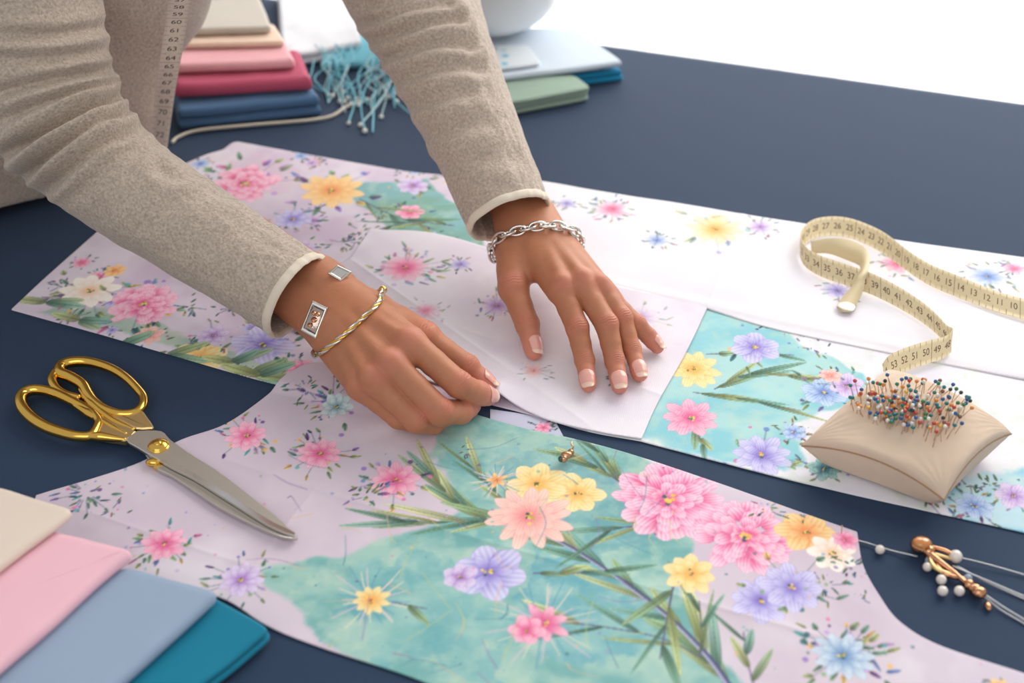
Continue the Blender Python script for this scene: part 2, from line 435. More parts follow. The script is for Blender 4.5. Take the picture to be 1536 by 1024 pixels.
            for i in range(14):
                a = q.uniform(0, 6.28); s.petal(x+math.cos(a)*r*.12, y+math.sin(a)*r*.12, a+q.normal(), r*.26, r*.12, [B, Hh, D], .9, .6, 1, i)
        elif typ == 'star':
            for i in range(26):
                a = a0+i*6.283/26+q.normal()*.1; L = r*q.uniform(1.1, 2.1)
                s.line([(x, y), (x+math.cos(a)*L*.5+q.normal()*r*.05, y+math.sin(a)*L*.5), (x+math.cos(a)*L, y+math.sin(a)*L)], .0005, .0002, [(246, 226, 200), (100, 160, 185), (240, 200, 215)][i % 3], .75)
            for i in range(n):
                a = a0+i*6.283/n; s.petal(x, y, a, r*q.uniform(.7, 1), r*.42, pal, .93, .5, 1, i)
        for k in range(9): s.dot(x+q.normal()*r*.06, y+q.normal()*r*.06, r*.055, [core, (240, 200, 90), (60, 90, 90), (250, 220, 120)][k % 4], .9)
    def grass(s, pts, leaves, g0=0, w=.0012, side=1, L=.04, stemcol=(110, 105, 135), W=.0075):
        p = [P(*q)[:2] for q in pts]; s.line(p, w, w*.5, stemcol)
        c = cr(p, 12) if len(p) > 2 else np.linspace(p[0], p[1], 12)
        q = np.random.default_rng(int(pts[0][0]))
        for k in range(leaves):
            i = int((k+.5)/leaves*(len(c)-2)); d = c[i+1]-c[i]; a = math.atan2(d[1], d[0])
            s.leaf(c[i][0], c[i][1], a+(.42 if k % 2 else -.42)*side+q.normal()*.13, L*q.uniform(.6, 1.2), W*q.uniform(.45, .95), GREENS[(k+g0) % 5], .82)
    def mottle(s, region, col, col2, sc=60, al=1.0, seed=0, edge=.008):
        """watercolour wash inside a pixel polygon"""
        poly = px2xy(region); d = pdist(s.X, s.Y, poly)
        n = fbm(s.X*sc, s.Y*sc, seed, 4); m = sstep(-.002, .003, d+edge*(n-.5)*2)*al*s.fade
        k = sstep(.3, .7, fbm(s.X*sc*.7+9, s.Y*sc*1.1, seed+5, 5))[..., None]
        n3 = sstep(.45, .8, fbm(s.X*sc*2.5+3, s.Y*sc*2.5, seed+9, 3))[..., None]*.35
        c = np.array(col)*(1-k)+np.array(col2)*k; c = c*(1-n3)+np.array([205, 222, 200])*n3
        s.c = s.c*(1-m[..., None])+c*m[..., None]
    def wash(s, col, sc=25, al=.5, seed=0):
        n = sstep(.35, .7, fbm(s.X*sc, s.Y*sc, seed, 4))[..., None]*al; s.c = s.c*(1-n)+np.array(col)*n
    def mesh(s, name, zf, M, lift=.0006):
        d = pdist(s.X[:-1, :-1]+s.dx/2, s.Y[:-1, :-1]+s.dy/2, s.poly) if s.nx*s.ny < 0 else None
        # inside test for cell centres, scanline
        poly = np.array(s.poly); ins = np.zeros((s.ny-1, s.nx-1), bool); xc = s.x0+(np.arange(s.nx-1)+.5)*s.dx
        for r in range(s.ny-1):
            y = s.y0+(r+.5)*s.dy; a = poly; b = np.roll(poly, -1, 0)
            c = (a[:, 1] > y) != (b[:, 1] > y)
            if not c.any(): continue
            xs = np.sort(a[c, 0]+(y-a[c, 1])*(b[c, 0]-a[c, 0])/(b[c, 1]-a[c, 1])); ins[r] = (np.searchsorted(xs, xc) % 2) == 1
        iy, ix = np.nonzero(ins); nx = s.nx
        Q = np.stack([iy*nx+ix, iy*nx+ix+1, (iy+1)*nx+ix+1, (iy+1)*nx+ix], -1)
        used = np.zeros(s.nx*s.ny, np.int32); np.add.at(used, Q.ravel(), 1)
        X = s.X.ravel().copy(); Y = s.Y.ravel().copy()
        bd = np.nonzero((used > 0) & (used < 4))[0]
        best = np.full(len(bd), 1e9); bx = X[bd].copy(); by = Y[bd].copy(); x = X[bd]; y = Y[bd]
        for k in range(len(poly)):
            ax, ay = poly[k]; ex, ey = poly[(k+1) % len(poly)]-poly[k]; L2 = ex*ex+ey*ey+1e-15
            t = np.clip(((x-ax)*ex+(y-ay)*ey)/L2, 0, 1); qx, qy = ax+t*ex, ay+t*ey; dd = (x-qx)**2+(y-qy)**2
            g = dd < best; best[g] = dd[g]; bx[g] = qx[g]; by[g] = qy[g]
        ok = best < (1.2*max(s.dx, s.dy))**2; X[bd[ok]] = bx[ok]; Y[bd[ok]] = by[ok]
        keep = np.nonzero(used > 0)[0]; re = np.full(len(used), -1, np.int32); re[keep] = np.arange(len(keep))
        Q = re[Q]; X = X[keep]; Y = Y[keep]; V = np.stack([X, Y, zf(X, Y)], -1)
        C = s.c.reshape(-1, 3)[keep]/255
        C = np.where(C <= .04045, C/12.92, ((C+.055)/1.055)**2.4)
        # rim
        E = np.concatenate([Q[:, [0, 1]], Q[:, [1, 2]], Q[:, [2, 3]], Q[:, [3, 0]]]); key = np.sort(E, 1); kk = key[:, 0].astype(np.int64)*len(V)+key[:, 1]
        u, inv, ct = np.unique(kk, return_inverse=True, return_counts=True); B = E[ct[inv] == 1]
        bv = np.unique(B); m2 = np.full(len(V), -1, np.int32); m2[bv] = np.arange(len(bv))+len(V)
        low = V[bv].copy(); low[:, 2] -= lift
        V = np.vstack([V, low]); C = np.vstack([C, C[bv]*.93])
        Q = np.vstack([Q, np.stack([B[:, 1], B[:, 0], m2[B[:, 0]], m2[B[:, 1]]], -1)])
        me = mesh_np(name, V, Q, [M]); setcol(me, C); return add_obj(name, me)
M_print = mat('printed cotton', (1, 1, 1), rough=.85, spec=.25, attr='paint', bump=.25, bscale=420, weave=True, sheen=.1)

def ridge(X, Y, a, b, amp, w, one=False):
    """raised crease along a px line"""
    a = P(*a)[:2]; b = P(*b)[:2]; e = b-a; L = np.hypot(*e); e = e/L; nx, ny = -e[1], e[0]
    t = (X-a[0])*e[0]+(Y-a[1])*e[1]; d = (X-a[0])*nx+(Y-a[1])*ny
    f = sstep(-.02, .02, t)*sstep(L+.02, L-.02, t)
    return amp*np.exp(-np.abs(d)/w)*f
FA = outline([[(55, 745), (200, 700), (270, 663), (335, 640), (388, 605), (432, 568)], [(432, 568), (470, 552), (530, 560), (620, 600), (700, 625)],
              [(700, 625), (770, 642), (870, 662), (1000, 700), (1285, 800)], [(1285, 800), (1294, 850), (1318, 895), (1350, 935), (1410, 970), (1536, 1012), (1640, 1050)],
              [(1640, 1050), (1500, 1220)], [(1500, 1220), (760, 1090)], [(760, 1090), (640, 1026), (480, 972), (400, 940), (330, 898), (230, 880), (110, 870)], [(110, 870), (40, 810), (55, 745)]])
FB = outline([[(18, 465), (75, 412), (140, 355)], [(140, 355), (240, 270), (300, 238), (335, 226)], [(335, 226), (352, 215), (372, 217), (400, 222)], [(400, 222), (500, 240), (640, 262), (820, 277)],
              [(820, 277), (1100, 322), (1200, 338), (1360, 365), (1536, 390), (1660, 408)], [(1660, 408), (1700, 840)], [(1700, 840), (1536, 800), (1200, 725), (960, 663)], [(960, 663), (880, 648), (800, 625), (700, 600)],
              [(700, 600), (560, 610)], [(560, 610), (410, 577), (200, 517), (18, 466)]])
FC = outline([[(555, 348), (640, 352), (720, 372), (870, 420), (1062, 462)], [(1062, 462), (1030, 530), (985, 610), (962, 662)], [(962, 662), (900, 652), (830, 636), (770, 612), (735, 602)],
              [(735, 602), (640, 575), (540, 545), (440, 492), (395, 470)], [(395, 470), (470, 420), (525, 393)], [(525, 393), (555, 348)]])
FD = outline([[(770, 270), (822, 278), (1100, 323), (1360, 366), (1536, 391), (1655, 409)], [(1655, 409), (1685, 600)], [(1685, 600), (1536, 572), (1200, 505), (1060, 466)], [(1060, 466), (980, 452), (900, 436), (800, 405)], [(800, 405), (770, 270)]])
def zB(X, Y): return .0012+.0015*(fbm(X*14, Y*14, 3, 3)-.3).clip(0)+ridge(X, Y, (180, 330), (560, 480), .0015, .006)
def zC(X, Y):
    px_, py_ = P(733, 600)[:2]
    pin = .011*np.exp(-(((X-px_)**2+(Y-py_)**2)/.018**2))
    x2, y2 = P(420, 500)[:2]; tent = .010*np.exp(-(((X-x2)**2+(Y-y2)**2)/.022**2))
    return zB(X, Y)+.0012+.0022*(fbm(X*11+3, Y*11, 8, 3)-.35).clip(0)+ridge(X, Y, (525, 393), (880, 640), .0012, .004)+ridge(X, Y, (700, 500), (1000, 600), .0010, .004)+pin+tent
def zD(X, Y):
    a = P(1060, 466)[:2]; b = P(1536, 572)[:2]; e = nrm(b-a); d = (X-a[0])*(-e[1])+(Y-a[1])*e[0]
    return zB(X, Y)+.0008+sstep(.0, .035, d)*(.0008+.003*(fbm(X*10+7, Y*10, 12, 3)-.35).clip(0))+.0012*np.exp(-((d-.006)/.006)**2)+ridge(X, Y, (1115, 325), (1060, 466), .0010, .004)
dFB = None
def zA(X, Y):
    base = .0014+.0016*(fbm(X*12+5, Y*12, 21, 3)-.35).clip(0)
    base = base+ridge(X, Y, (330, 690), (640, 790), .0018, .004)+ridge(X, Y, (640, 790), (1240, 960), .0012, .004)+ridge(X, Y, (470, 740), (390, 840), .0012, .003)+ridge(X, Y, (130, 770), (400, 860), .0010, .003)
    a = P(410, 577)[:2]; b = P(560, 610)[:2]; e = nrm(b-a); n = np.array([-e[1], e[0]])
    d = (X-a[0])*n[0]+(Y-a[1])*n[1]            # >0 on the far side, where the other piece lies beneath
    return base+.0042*sstep(-.012, .002, d)*sstep(.10, .02, X-P(640, 600)[0])

# front piece
pa = Paint(FA, .00065, .0009, (217, 203, 214)); pa.wash((232, 224, 232), 14, .8, 2); pa.wash((205, 188, 204), 30, .45, 4)
pa.mottle([(705, 618), (648, 655), (645, 685), (672, 720), (692, 770), (640, 795), (545, 815), (500, 838), (455, 846), (385, 845), (392, 880), (440, 915), (470, 950), (500, 978), (640, 1050), (1150, 1100), (1115, 1040), (1060, 960), (1015, 880), (1045, 820), (1030, 790), (940, 770), (925, 710), (1000, 715), (940, 675), (840, 650)], (122, 178, 176), (166, 203, 192), 45, 1, 3)
pa.mottle([(820, 655), (930, 690), (1000, 790), (960, 830), (900, 820), (700, 700)], (100, 158, 172), (140, 190, 192), 60, .55, 7, .02)
pa.mottle([(850, 800), (960, 880), (1000, 980), (800, 1000), (780, 900)], (98, 168, 188), (150, 198, 200), 60, .6, 9, .02)
pa.mottle([(480, 860), (640, 830), (780, 900), (760, 1040), (560, 990)], (98, 170, 182), (150, 200, 196), 60, .5, 13, .03)
pa.grass([(1095, 1035), (1060, 985), (1000, 925), (920, 865), (850, 820), (790, 795)], 19, w=.0022, L=.046, stemcol=(112, 112, 150), W=.010)
pa.grass([(1085, 1010), (1000, 962), (905, 942), (845, 936)], 5, w=.0010, L=.05)
for dx_, w_, c_ in ((0, .0030, (112, 116, 152)), (-3, .0011, (190, 192, 215)), (4, .0010, (84, 84, 120))):
    pa.line([P(x+dx_, y)[:2] for x, y in [(1100, 1040), (1060, 985), (1000, 925), (920, 865), (850, 820), (790, 795)]], w_, w_*.4, c_)
pa.grass([(740, 790), (680, 750), (640, 705)], 8, L=.05, side=.6, W=.009); pa.grass([(770, 780), (690, 785), (580, 785)], 9, L=.055, side=.45, W=.008); pa.grass([(770, 770), (735, 730), (700, 695)], 6, L=.04, side=.5)
pa.grass([(930, 725), (900, 705), (850, 680)], 6, L=.045, side=.4); pa.grass([(935, 728), (915, 700), (890, 670)], 4, L=.035, side=.5)
pa.grass([(1000, 790), (940, 792), (905, 800)], 4, L=.05, side=.4); pa.grass([(1010, 880), (1000, 930), (990, 990)], 4, L=.05)
pa.grass([(1130, 1030), (1120, 990), (1115, 950)], 4, L=.035, w=.0008); pa.grass([(1050, 985), (1052, 950), (1048, 905)], 4, L=.045)
pa.grass([(800, 862), (860, 862), (930, 858)], 4, w=.0007, L=.035, side=.4); pa.grass([(590, 905), (640, 915)], 1, w=.0007, L=.03)
for a in [(371, 655, 34), (480, 682, 36), (593, 722, 40), (247, 818, 36)]: pa.flower(*a, 'pink', 'daisy', 9, clus=26, seed=3)
pa.flower(362, 872, 36, 'lil', 'daisy', 9, 24, seed=5)
for a in [(500, 605, 40, 44), (555, 745, 30, 26), (130, 742, 34, 34), (460, 590, 25, 20), (700, 680, 14, 10), (165, 770, 20, 12)]:
    x, y = P(a[0], a[1])[:2]; pa.cluster(x, y, a[2]/1900*1.3, a[3], 7, .1)
pa.flower(505, 612, 26, [(170, 205, 205), (225, 235, 235), (90, 120, 150)], 'daisy', 8)
pa.flower(1265, 985, 48, [(160, 190, 215), (225, 235, 245), (90, 120, 180)], 'daisy', 11, 60, seed=4, core=(150, 160, 60))
pa.flower(865, 742, 44, 'yellow', 'broad', 7); pa.flower(806, 728, 48, 'yellow', 'broad', 7); pa.flower(745, 722, 20, 'orange', 'star', 5)
pa.flower(793, 777, 68, 'coral', 'broad', 13, seed=6, core=(200, 180, 90))
pa.flower(1003, 752, 80, 'pink', 'peony', seed=2, core=(240, 200, 90)); pa.flower(1118, 806, 74, 'pink', 'peony', seed=3, core=(240, 190, 110))
pa.flower(1208, 800, 46, 'orange', 'broad', 6); pa.flower(1248, 832, 38, 'white', 'broad', 7); pa.flower(1268, 812, 22, 'pink', 'daisy', 7)
for a in [(1275, 850, 20, 20), (1235, 880, 26, 22), (1150, 765, 22, 16), (1290, 900, 14, 8), (1195, 770, 18, 10)]:
    x, y = P(a[0], a[1])[:2]; pa.cluster(x, y, a[2]/1900*1.3, a[3], 9, .1)
pa.flower(1036, 862, 42, 'yellow', 'daisy', 8, core=(180, 80, 110)); pa.flower(733, 860, 58, 'purple', 'broad', 6, seed=8, core=(220, 200, 90)); pa.flower(690, 868, 30, 'lil', 'daisy', 6)
pa.flower(1140, 903, 48, 'purple', 'broad', 8, core=(240, 180, 80)); pa.flower(1188, 884, 50, 'purple', 'broad', 8, 10, core=(240, 190, 80))
pa.flower(556, 902, 36, 'yellow', 'star', 9, core=(230, 110, 70)); pa.flower(817, 937, 44, 'pink', 'star', 7, core=(220, 120, 130)); pa.flower(790, 948, 30, 'pink', 'daisy', 6)
for k in range(150):
    x, y = P(rng.uniform(150, 1500), rng.uniform(650, 1020))[:2]; pa.dot(x, y, rng.uniform(.0006, .0018), DABS[k % 9], .5)
def veins(p, n, box, seed, cols_, L=.03):
    q = np.random.default_rng(seed)
    for k in range(n):
        x, y = P(q.uniform(box[0], box[2]), q.uniform(box[1], box[3]))[:2]; a = q.uniform(0, 6.28); l = L*q.uniform(.4, 1.2)
        p.line([(x, y), (x+math.cos(a)*l*.5+q.normal()*.003, y+math.sin(a)*l*.5+q.normal()*.003), (x+math.cos(a)*l, y+math.sin(a)*l)], .0005, .0002, cols_[k % len(cols_)], .45)
veins(pa, 60, (420, 660, 1100, 1020), 5, [(200, 205, 140), (90, 140, 160), (150, 120, 170), (225, 190, 150)], .035)
pa.flower(1270, 1110, 60, 'pink', 'peony', seed=9, clus=14); pa.flower(1400, 1080, 36, 'yellow', 'broad', 7, 10); pa.flower(1500, 1035, 20, 'orange', 'broad', 7, 10); pa.flower(1100, 1100, 40, 'coral', 'broad', 9, 12)
oA = pa.mesh('floral_fabric', zA, M_print); tag(oA, 'long floral cut piece with teal ground, pink peonies and curved edges, nearest the viewer', 'fabric')

# far piece
pb = Paint(FB, .00085, .0012, (226, 214, 226)); pb.wash((212, 192, 214), 16, .8, 31); pb.wash((238, 232, 240), 30, .5, 33)
pb.mottle([(930, 440), (1720, 560), (1720, 860), (880, 660), (930, 560)], (240, 238, 244), (232, 230, 240), 30, 1, 4)
pb.mottle([(1020, 440), (1130, 478), (1215, 520), (1300, 560), (1320, 600), (1230, 620), (1190, 640), (1200, 700), (1180, 715), (930, 655), (980, 580)], (140, 205, 215), (176, 220, 218), 40, .95, 5, .010)
pb.mottle([(1405, 735), (1480, 710), (1700, 700), (1700, 850), (1536, 812), (1430, 780)], (120, 195, 220), (190, 222, 232), 45, .9, 6, .012)
pb.mottle([(500, 275), (640, 270), (720, 330), (730, 380), (620, 380), (560, 330)], (130, 185, 190), (120, 170, 150), 35, .9, 7, .012)
pb.mottle([(60, 470), (200, 505), (410, 577), (560, 610), (560, 560), (380, 540), (200, 480), (100, 455)], (150, 185, 165), (190, 205, 180), 35, .75, 8, .012)
pb.mottle([(330, 265), (380, 235), (470, 250), (440, 300), (330, 290)], (235, 200, 220), (225, 190, 215), 35, .5, 9, .02)
for k in range(34):
    a = [(rng.uniform(60, 460), rng.uniform(385, 560)), (rng.uniform(280, 700), rng.uniform(230, 370)), (rng.uniform(1380, 1530), rng.uniform(700, 790))][min(k % 5, 2) if k % 5 < 3 else k % 2]
    x, y = P(*a)[:2]; pb.cluster(x, y, rng.uniform(.012, .022), 16, k, .05)
qq = np.random.default_rng(77)
kinds = ['pink', 'lil', 'purple', 'coral', 'yellow', 'blue']
pb.fade = .8
for k in range(26):
    x, y = [(qq.uniform(90, 470), qq.uniform(390, 560)), (qq.uniform(290, 700), qq.uniform(235, 380))][k % 2]
    pb.flower(x, y, qq.uniform(9, 17), kinds[k % 6], 'daisy', 7, 14, seed=k)
pb.fade = 1.0
pb.flower(135, 438, 46, 'white', 'broad', 9, 18, seed=3); pb.flower(215, 458, 52, 'pink', 'peony', seed=5, clus=22, core=(190, 190, 80)); pb.flower(172, 408, 18, 'orange', 'daisy', 7)
pb.flower(300, 537, 44, 'yellow', 'broad', 6, seed=4, clus=16); pb.flower(395, 518, 48, 'purple', 'broad', 6, seed=5, clus=16, core=(110, 120, 60)); pb.flower(225, 505, 24, 'coral', 'daisy', 7, 14); pb.flower(320, 505, 26, 'lil', 'daisy', 7, 14); pb.flower(450, 555, 24, 'pink', 'daisy', 7, 16)
for a in [(70, 455), (120, 482), (180, 520), (250, 535), (350, 545), (380, 560), (440, 570), (390, 565)]:
    x, y = P(*a)[:2]
    for k in range(3): pb.leaf(x, y, rng.uniform(-.6, .9)+(3.14 if k == 1 else 0), rng.uniform(.02, .04), .011, GREENS[(k+int(a[0])) % 5], .8)
pb.flower(368, 277, 52, 'pink', 'peony', seed=7, clus=20, core=(180, 180, 80)); pb.flower(497, 287, 50, 'orange', 'broad', 10, 16); pb.flower(620, 280, 26, 'lil', 'daisy', 7, 10); pb.flower(615, 320, 22, 'pink', 'broad', 6, 10); pb.flower(440, 330, 30, 'purple', 'daisy', 8, 14); pb.flower(455, 375, 22, 'lil', 'daisy', 7, 10)
pb.grass([(540, 300), (590, 325), (650, 345)], 5, L=.05); pb.grass([(680, 340), (620, 335), (570, 345)], 4, L=.045)
pb.grass([(1072, 585), (1130, 562), (1240, 572)], 7, w=.0008, side=.35, L=.05); pb.grass([(1040, 590), (1110, 600), (1200, 618)], 5, w=.0006, side=.3, L=.05); pb.grass([(1060, 533), (1130, 532), (1190, 534)], 3, w=.0006, side=.3, L=.02); pb.grass([(1040, 640), (1050, 660), (1056, 672)], 3, L=.022)
pb.flower(1040, 555, 44, 'yellow', 'broad', 10, seed=2); pb.flower(1036, 628, 44, 'pink', 'broad', 9, seed=4, core=(90, 190, 110)); pb.flower(1132, 522, 40, 'purple', 'broad', 6, seed=2, clus=6, core=(220, 190, 90)); pb.flower(1142, 684, 48, 'purple', 'daisy', 9, 14, seed=2, core=(245, 180, 60))
pb.flower(1235, 590, 34, 'blue', 'broad', 6, 14); pb.flower(1270, 580, 30, 'lil', 'broad', 6, 12); pb.flower(1245, 565, 18, 'coral', 'daisy', 6, 8); pb.flower(1190, 650, 20, 'blue', 'daisy', 7, 22); pb.flower(1235, 705, 26, [(110, 160, 170), (180, 220, 210), (50, 90, 110)], 'daisy', 7, 20)
pb.flower(1460, 760, 30, 'blue', 'broad', 7, 18); pb.flower(1520, 745, 30, 'lil', 'broad', 6, 16)
for a in [(1160, 485, .018), (1190, 500, .014), (1220, 525, .014)]:
    x, y = P(a[0], a[1])[:2]; pb.cluster(x, y, a[2], 12, 5, .1)
oB = pb.mesh('floral_fabric', zB, M_print); tag(oB, 'large floral cut piece spread across the middle, its pointed tip at the left', 'fabric')

pc = Paint(FC, .0008, .0011, (236, 230, 238)); pc.wash((226, 214, 230), 12, .7, 41); pc.wash((243, 240, 245), 25, .5, 43)
pc.fade = .6
pc.flower(608, 405, 40, 'pink', 'daisy', 9, 40, seed=3); pc.flower(745, 462, 26, 'lil', 'daisy', 8, 34, seed=4); pc.flower(925, 572, 12, 'purple', 'daisy', 6, 16); pc.flower(690, 400, 16, 'purple', 'daisy', 6, 20)
pc.fade = .25; pc.flower(640, 470, 24, 'pink', 'daisy', 8, 14); pc.flower(960, 480, 30, 'lil', 'daisy', 8, 10); pc.flower(800, 560, 20, 'coral', 'daisy', 8, 14)
oC = pc.mesh('pattern_sheet', zC, M_print, .0008); tag(oC, 'pale sheet lying under both hands with its edge being pinched', 'fabric sheet')
pd_ = Paint(FD, .0009, .0013, (241, 238, 243)); pd_.wash((234, 230, 238), 12, .7, 51)
pd_.fade = .5
pd_.flower(918, 318, 26, 'pink', 'daisy', 8, 34); pd_.flower(1072, 348, 44, 'yellow', 'broad', 10, 12); pd_.flower(985, 365, 18, 'blue', 'daisy', 6, 26); pd_.flower(1140, 345, 20, 'lil', 'daisy', 6, 26); pd_.flower(850, 310, 14, 'purple', 'daisy', 6, 18)
pd_.flower(1255, 440, 24, 'purple', 'daisy', 7, 18); pd_.flower(1345, 400, 26, 'pink', 'daisy', 7, 26); pd_.flower(1480, 420, 30, 'blue', 'daisy', 7, 28); pd_.flower(1520, 408, 18, 'pink', 'daisy', 7, 20)
oD = pd_.mesh('pattern_sheet', zD, M_print, .0009); tag(oD, 'white faintly printed sheet under the curled tape measure', 'fabric sheet')
FE = outline([[(735, 614), (790, 622), (832, 630)], [(832, 630), (845, 655)], [(845, 655), (790, 652), (735, 642)], [(735, 642), (735, 614)]])
pe = Paint(FE, .0008, .0011, (205, 205, 226)); pe.flower(815, 642, 14, 'pink', 'daisy', 7, 20); 
oE = pe.mesh('fabric_scrap', lambda X, Y: .0006+X*0, M_print); tag(oE, 'small lilac printed corner peeping out between the two floral pieces', 'fabric')
# ------------------------------------------------------------------ the person
def surf(x, y):
    return float(zC(np.array([x]), np.array([y]))[0])
HS = 0.0006
def dist(a, b): return float(np.linalg.norm(np.asarray(a)-np.asarray(b)))
person = thing('person', P(-120, 300, 0.0), 'person in a heather grey cardigan leaning over the table with both hands on the fabric', 'person')

# --- spread hand (photo right)
Rw = P(784, 318, .060)
R = dict(
    index=[P(842, 432, .050), P(866, 492, .033), P(877, 541, .0165), P(882.5, 575, .0105)],
    middle=[P(872, 425, .052), P(910, 487, .036), P(922, 541, .0175), P(929.5, 577, .0105)],
    ring=[P(898, 432, .048), P(932, 477, .034), P(948, 525, .017), P(959.5, 560, .0105)],
    pinky=[P(912, 447, .038), P(955, 487, .025), P(973, 505, .0145), P(985, 519, .0100)],
    thumb=[P(772, 375, .046), P(770, 432, .036), P(791, 487, .020), P(800.5, 526, .0115)])
RR = dict(index=[.0108, .0093, .0079, .0062], middle=[.0108, .0094, .0080, .0063], ring=[.0102, .0088, .0075, .0060],
          pinky=[.0094, .0078, .0067, .0054], thumb=[.0140, .0118, .0100, .0070])
# --- pinching hand (photo left)
Lw = P(457, 432, .056)
Lh = dict(
    index=[P(614, 512, .062), P(688, 577, .043), P(716, 590, .026), P(731, 594, .017)],
    middle=[P(586, 545, .056), P(660, 618, .032), P(692, 618, .018), P(706, 608, .012)],
    ring=[P(560, 568, .048), P(625, 630, .024), P(650, 634, .013), P(672, 622, .010)],
    pinky=[P(540, 578, .038), P(598, 626, .018), P(615, 632, .011), P(632, 624, .009)],
    thumb=[P(560, 468, .044), P(636, 506, .046), P(700, 550, .027), P(731, 576, .0150)])
LR = dict(index=[.0112, .0102, .0092, .0074], middle=[.0112, .0104, .0092, .0078], ring=[.0108, .0098, .0088, .0070],
          pinky=[.0100, .0088, .0078, .0064], thumb=[.0140, .0118, .0096, .0070])
for nm, h, w0 in (('R', R, Rw), ('L', Lh, Lw)):
    for k, v in h.items(): print(nm, k, 'meta %.3f' % dist(w0, v[0]), ['%.3f' % dist(v[i], v[i+1]) for i in range(3)])

def hand_field(h, rad, wrist, elbow, lo, hi, side, wr=.0195, wsep=.0095):
    f = Field(lo, hi, HS); g = Field(lo, hi, HS)
    arm = nrm(wrist-elbow)
    across = nrm(h['pinky'][0]-h['index'][0]); across = nrm(across-arm*(across@arm))
    up_ = nrm(np.cross(arm, across)); up_ = up_*np.sign(up_[2])
    # wrist and forearm
    for s in (-1, 1):
        f.cone(wrist+across*s*wsep, elbow+across*s*.012, wr, .034, .004)
        f.cone(wrist+across*s*wsep+arm*.012, wrist+across*s*wsep, wr*.96, wr, .004)
    ws = {'index': -1.1, 'middle': -.35, 'ring': .4, 'pinky': 1.05}
    for k, o in ws.items():
        a = wrist+across*o*wsep*1.15+arm*.008; m = h[k][0]
        f.cone(a-up_*.003, m-up_*.0035, .0165, rad[k][0]*1.08, .012)
    for k in ('index', 'middle', 'ring'):            # heel of the palm
        f.cone(wrist+arm*.02-up_*.008, (h[k][0]+wrist)/2-up_*.009, .014, .014, .012)
    order = ['index', 'middle', 'ring', 'pinky']
    for a, b in zip(order[:-1], order[1:]):          # webs
        w = (h[a][0]+h[b][0])/2; d = nrm((h[a][1]+h[b][1])/2-w)
        f.cone(w-up_*.003, w+d*.008-up_*.004, .009, .0065, .006)
    th = h['thumb']
    f.cone(wrist+arm*.012-across*wsep-up_*.002, th[0], .017, rad['thumb'][0]*1.1, .010)
    f.cone(th[0], th[1], rad['thumb'][0]*1.05, rad['thumb'][1]*1.05, .008)
    f.cone((th[0]+th[1])/2, wrist*.35+h['index'][0]*.65-up_*.008, .0095, .011, .012)
    # knuckles and tendons
    for k in order:
        m = h[k][0]; r = rad[k][0]
        f.cone(m+up_*r*.30, m+up_*r*.25+nrm(h[k][1]-m)*.003, r*.80, r*.78, .005)
        a = wrist+across*ws[k]*wsep*.55+arm*.022+up_*.0130
        f.cone(a, m+up_*(r*.93-.002)-arm*.004, .0024, .0034, .006)
    # fingers
    for k in order+['thumb']:
        c = h[k]; r = rad[k]; q = Field(lo, hi, HS) if False else None
        d1 = nrm(c[1]-c[0])
        for i in range(3):
            g.cone(c[i], c[i+1], r[i], r[i+1], .0) if False else None
    fs = []
    for k in order+['thumb']:
        c = h[k]; r = rad[k]
        al = np.array(c); m = .016
        b0 = al.min(0)-m; b1 = al.max(0)+m
        b0 = f.lo+np.floor((b0-f.lo)/HS)*HS
        q = Field(b0, b1, HS)
        for i in range(3):
            mid = (c[i]+c[i+1])/2
            q.cone(c[i], mid, r[i], (r[i]+r[i+1])/2*.955, .0015); q.cone(mid, c[i+1], (r[i]+r[i+1])/2*.955, r[i+1], .0015)
        for i in (1, 2):                               # joint swell on the back of the finger
            u = nrm(np.cross(np.cross(c[i+1]-c[i-1], UP*0+np.array([0, 0, 1.])), c[i+1]-c[i-1])); u = u if u[2] > 0 else -u
            q.cone(c[i]+u*r[i]*.20, c[i]+u*r[i]*.20, r[i]*.88, r[i]*.88, .003)
        d = nrm(c[3]-c[2]); q.cone(c[3]-d*.004, c[3]+d*.0015, r[3]*1.04, r[3]*.80, .003)
        i0 = np.round((q.lo-g.lo)/HS).astype(int); s0 = np.maximum(i0, 0); s1 = np.minimum(i0+q.n, g.n)
        sl = tuple(slice(s0[a], s1[a]) for a in range(3)); ql = tuple(slice(s0[a]-i0[a], s1[a]-i0[a]) for a in range(3))
        v = g.v[sl]; d2 = q.v[ql]; kk = .0006; hh = np.clip(.5+.5*(v-d2)/kk, 0, 1); g.v[sl] = v*(1-hh)+d2*hh-kk*hh*(1-hh)
    f.other(g, .0045)
    return f, up_, across, arm
def bounds(h, wrist, extra, m=.026):
    a = np.vstack([np.vstack(list(h.values())), wrist[None], extra]); return a.min(0)-m, a.max(0)+m
R_elb = np.array([-.110, 1.140, .195]); L_elb = np.array([-.400, .955, .130])
arR = nrm(Rw-R_elb); arL = nrm(Lw-L_elb)
loR, hiR = bounds(R, Rw, [Rw-arR*.075]); loL, hiL = bounds(Lh, Lw, [Lw-arL*.075])
fR, upR, acR, _ = hand_field(R, RR, Rw, R_elb, loR, hiR, 1, wr=.0180, wsep=.0072)
fL, upL, acL, _ = hand_field(Lh, LR, Lw, L_elb, loL, hiL, -1, wr=.0195, wsep=.0095)
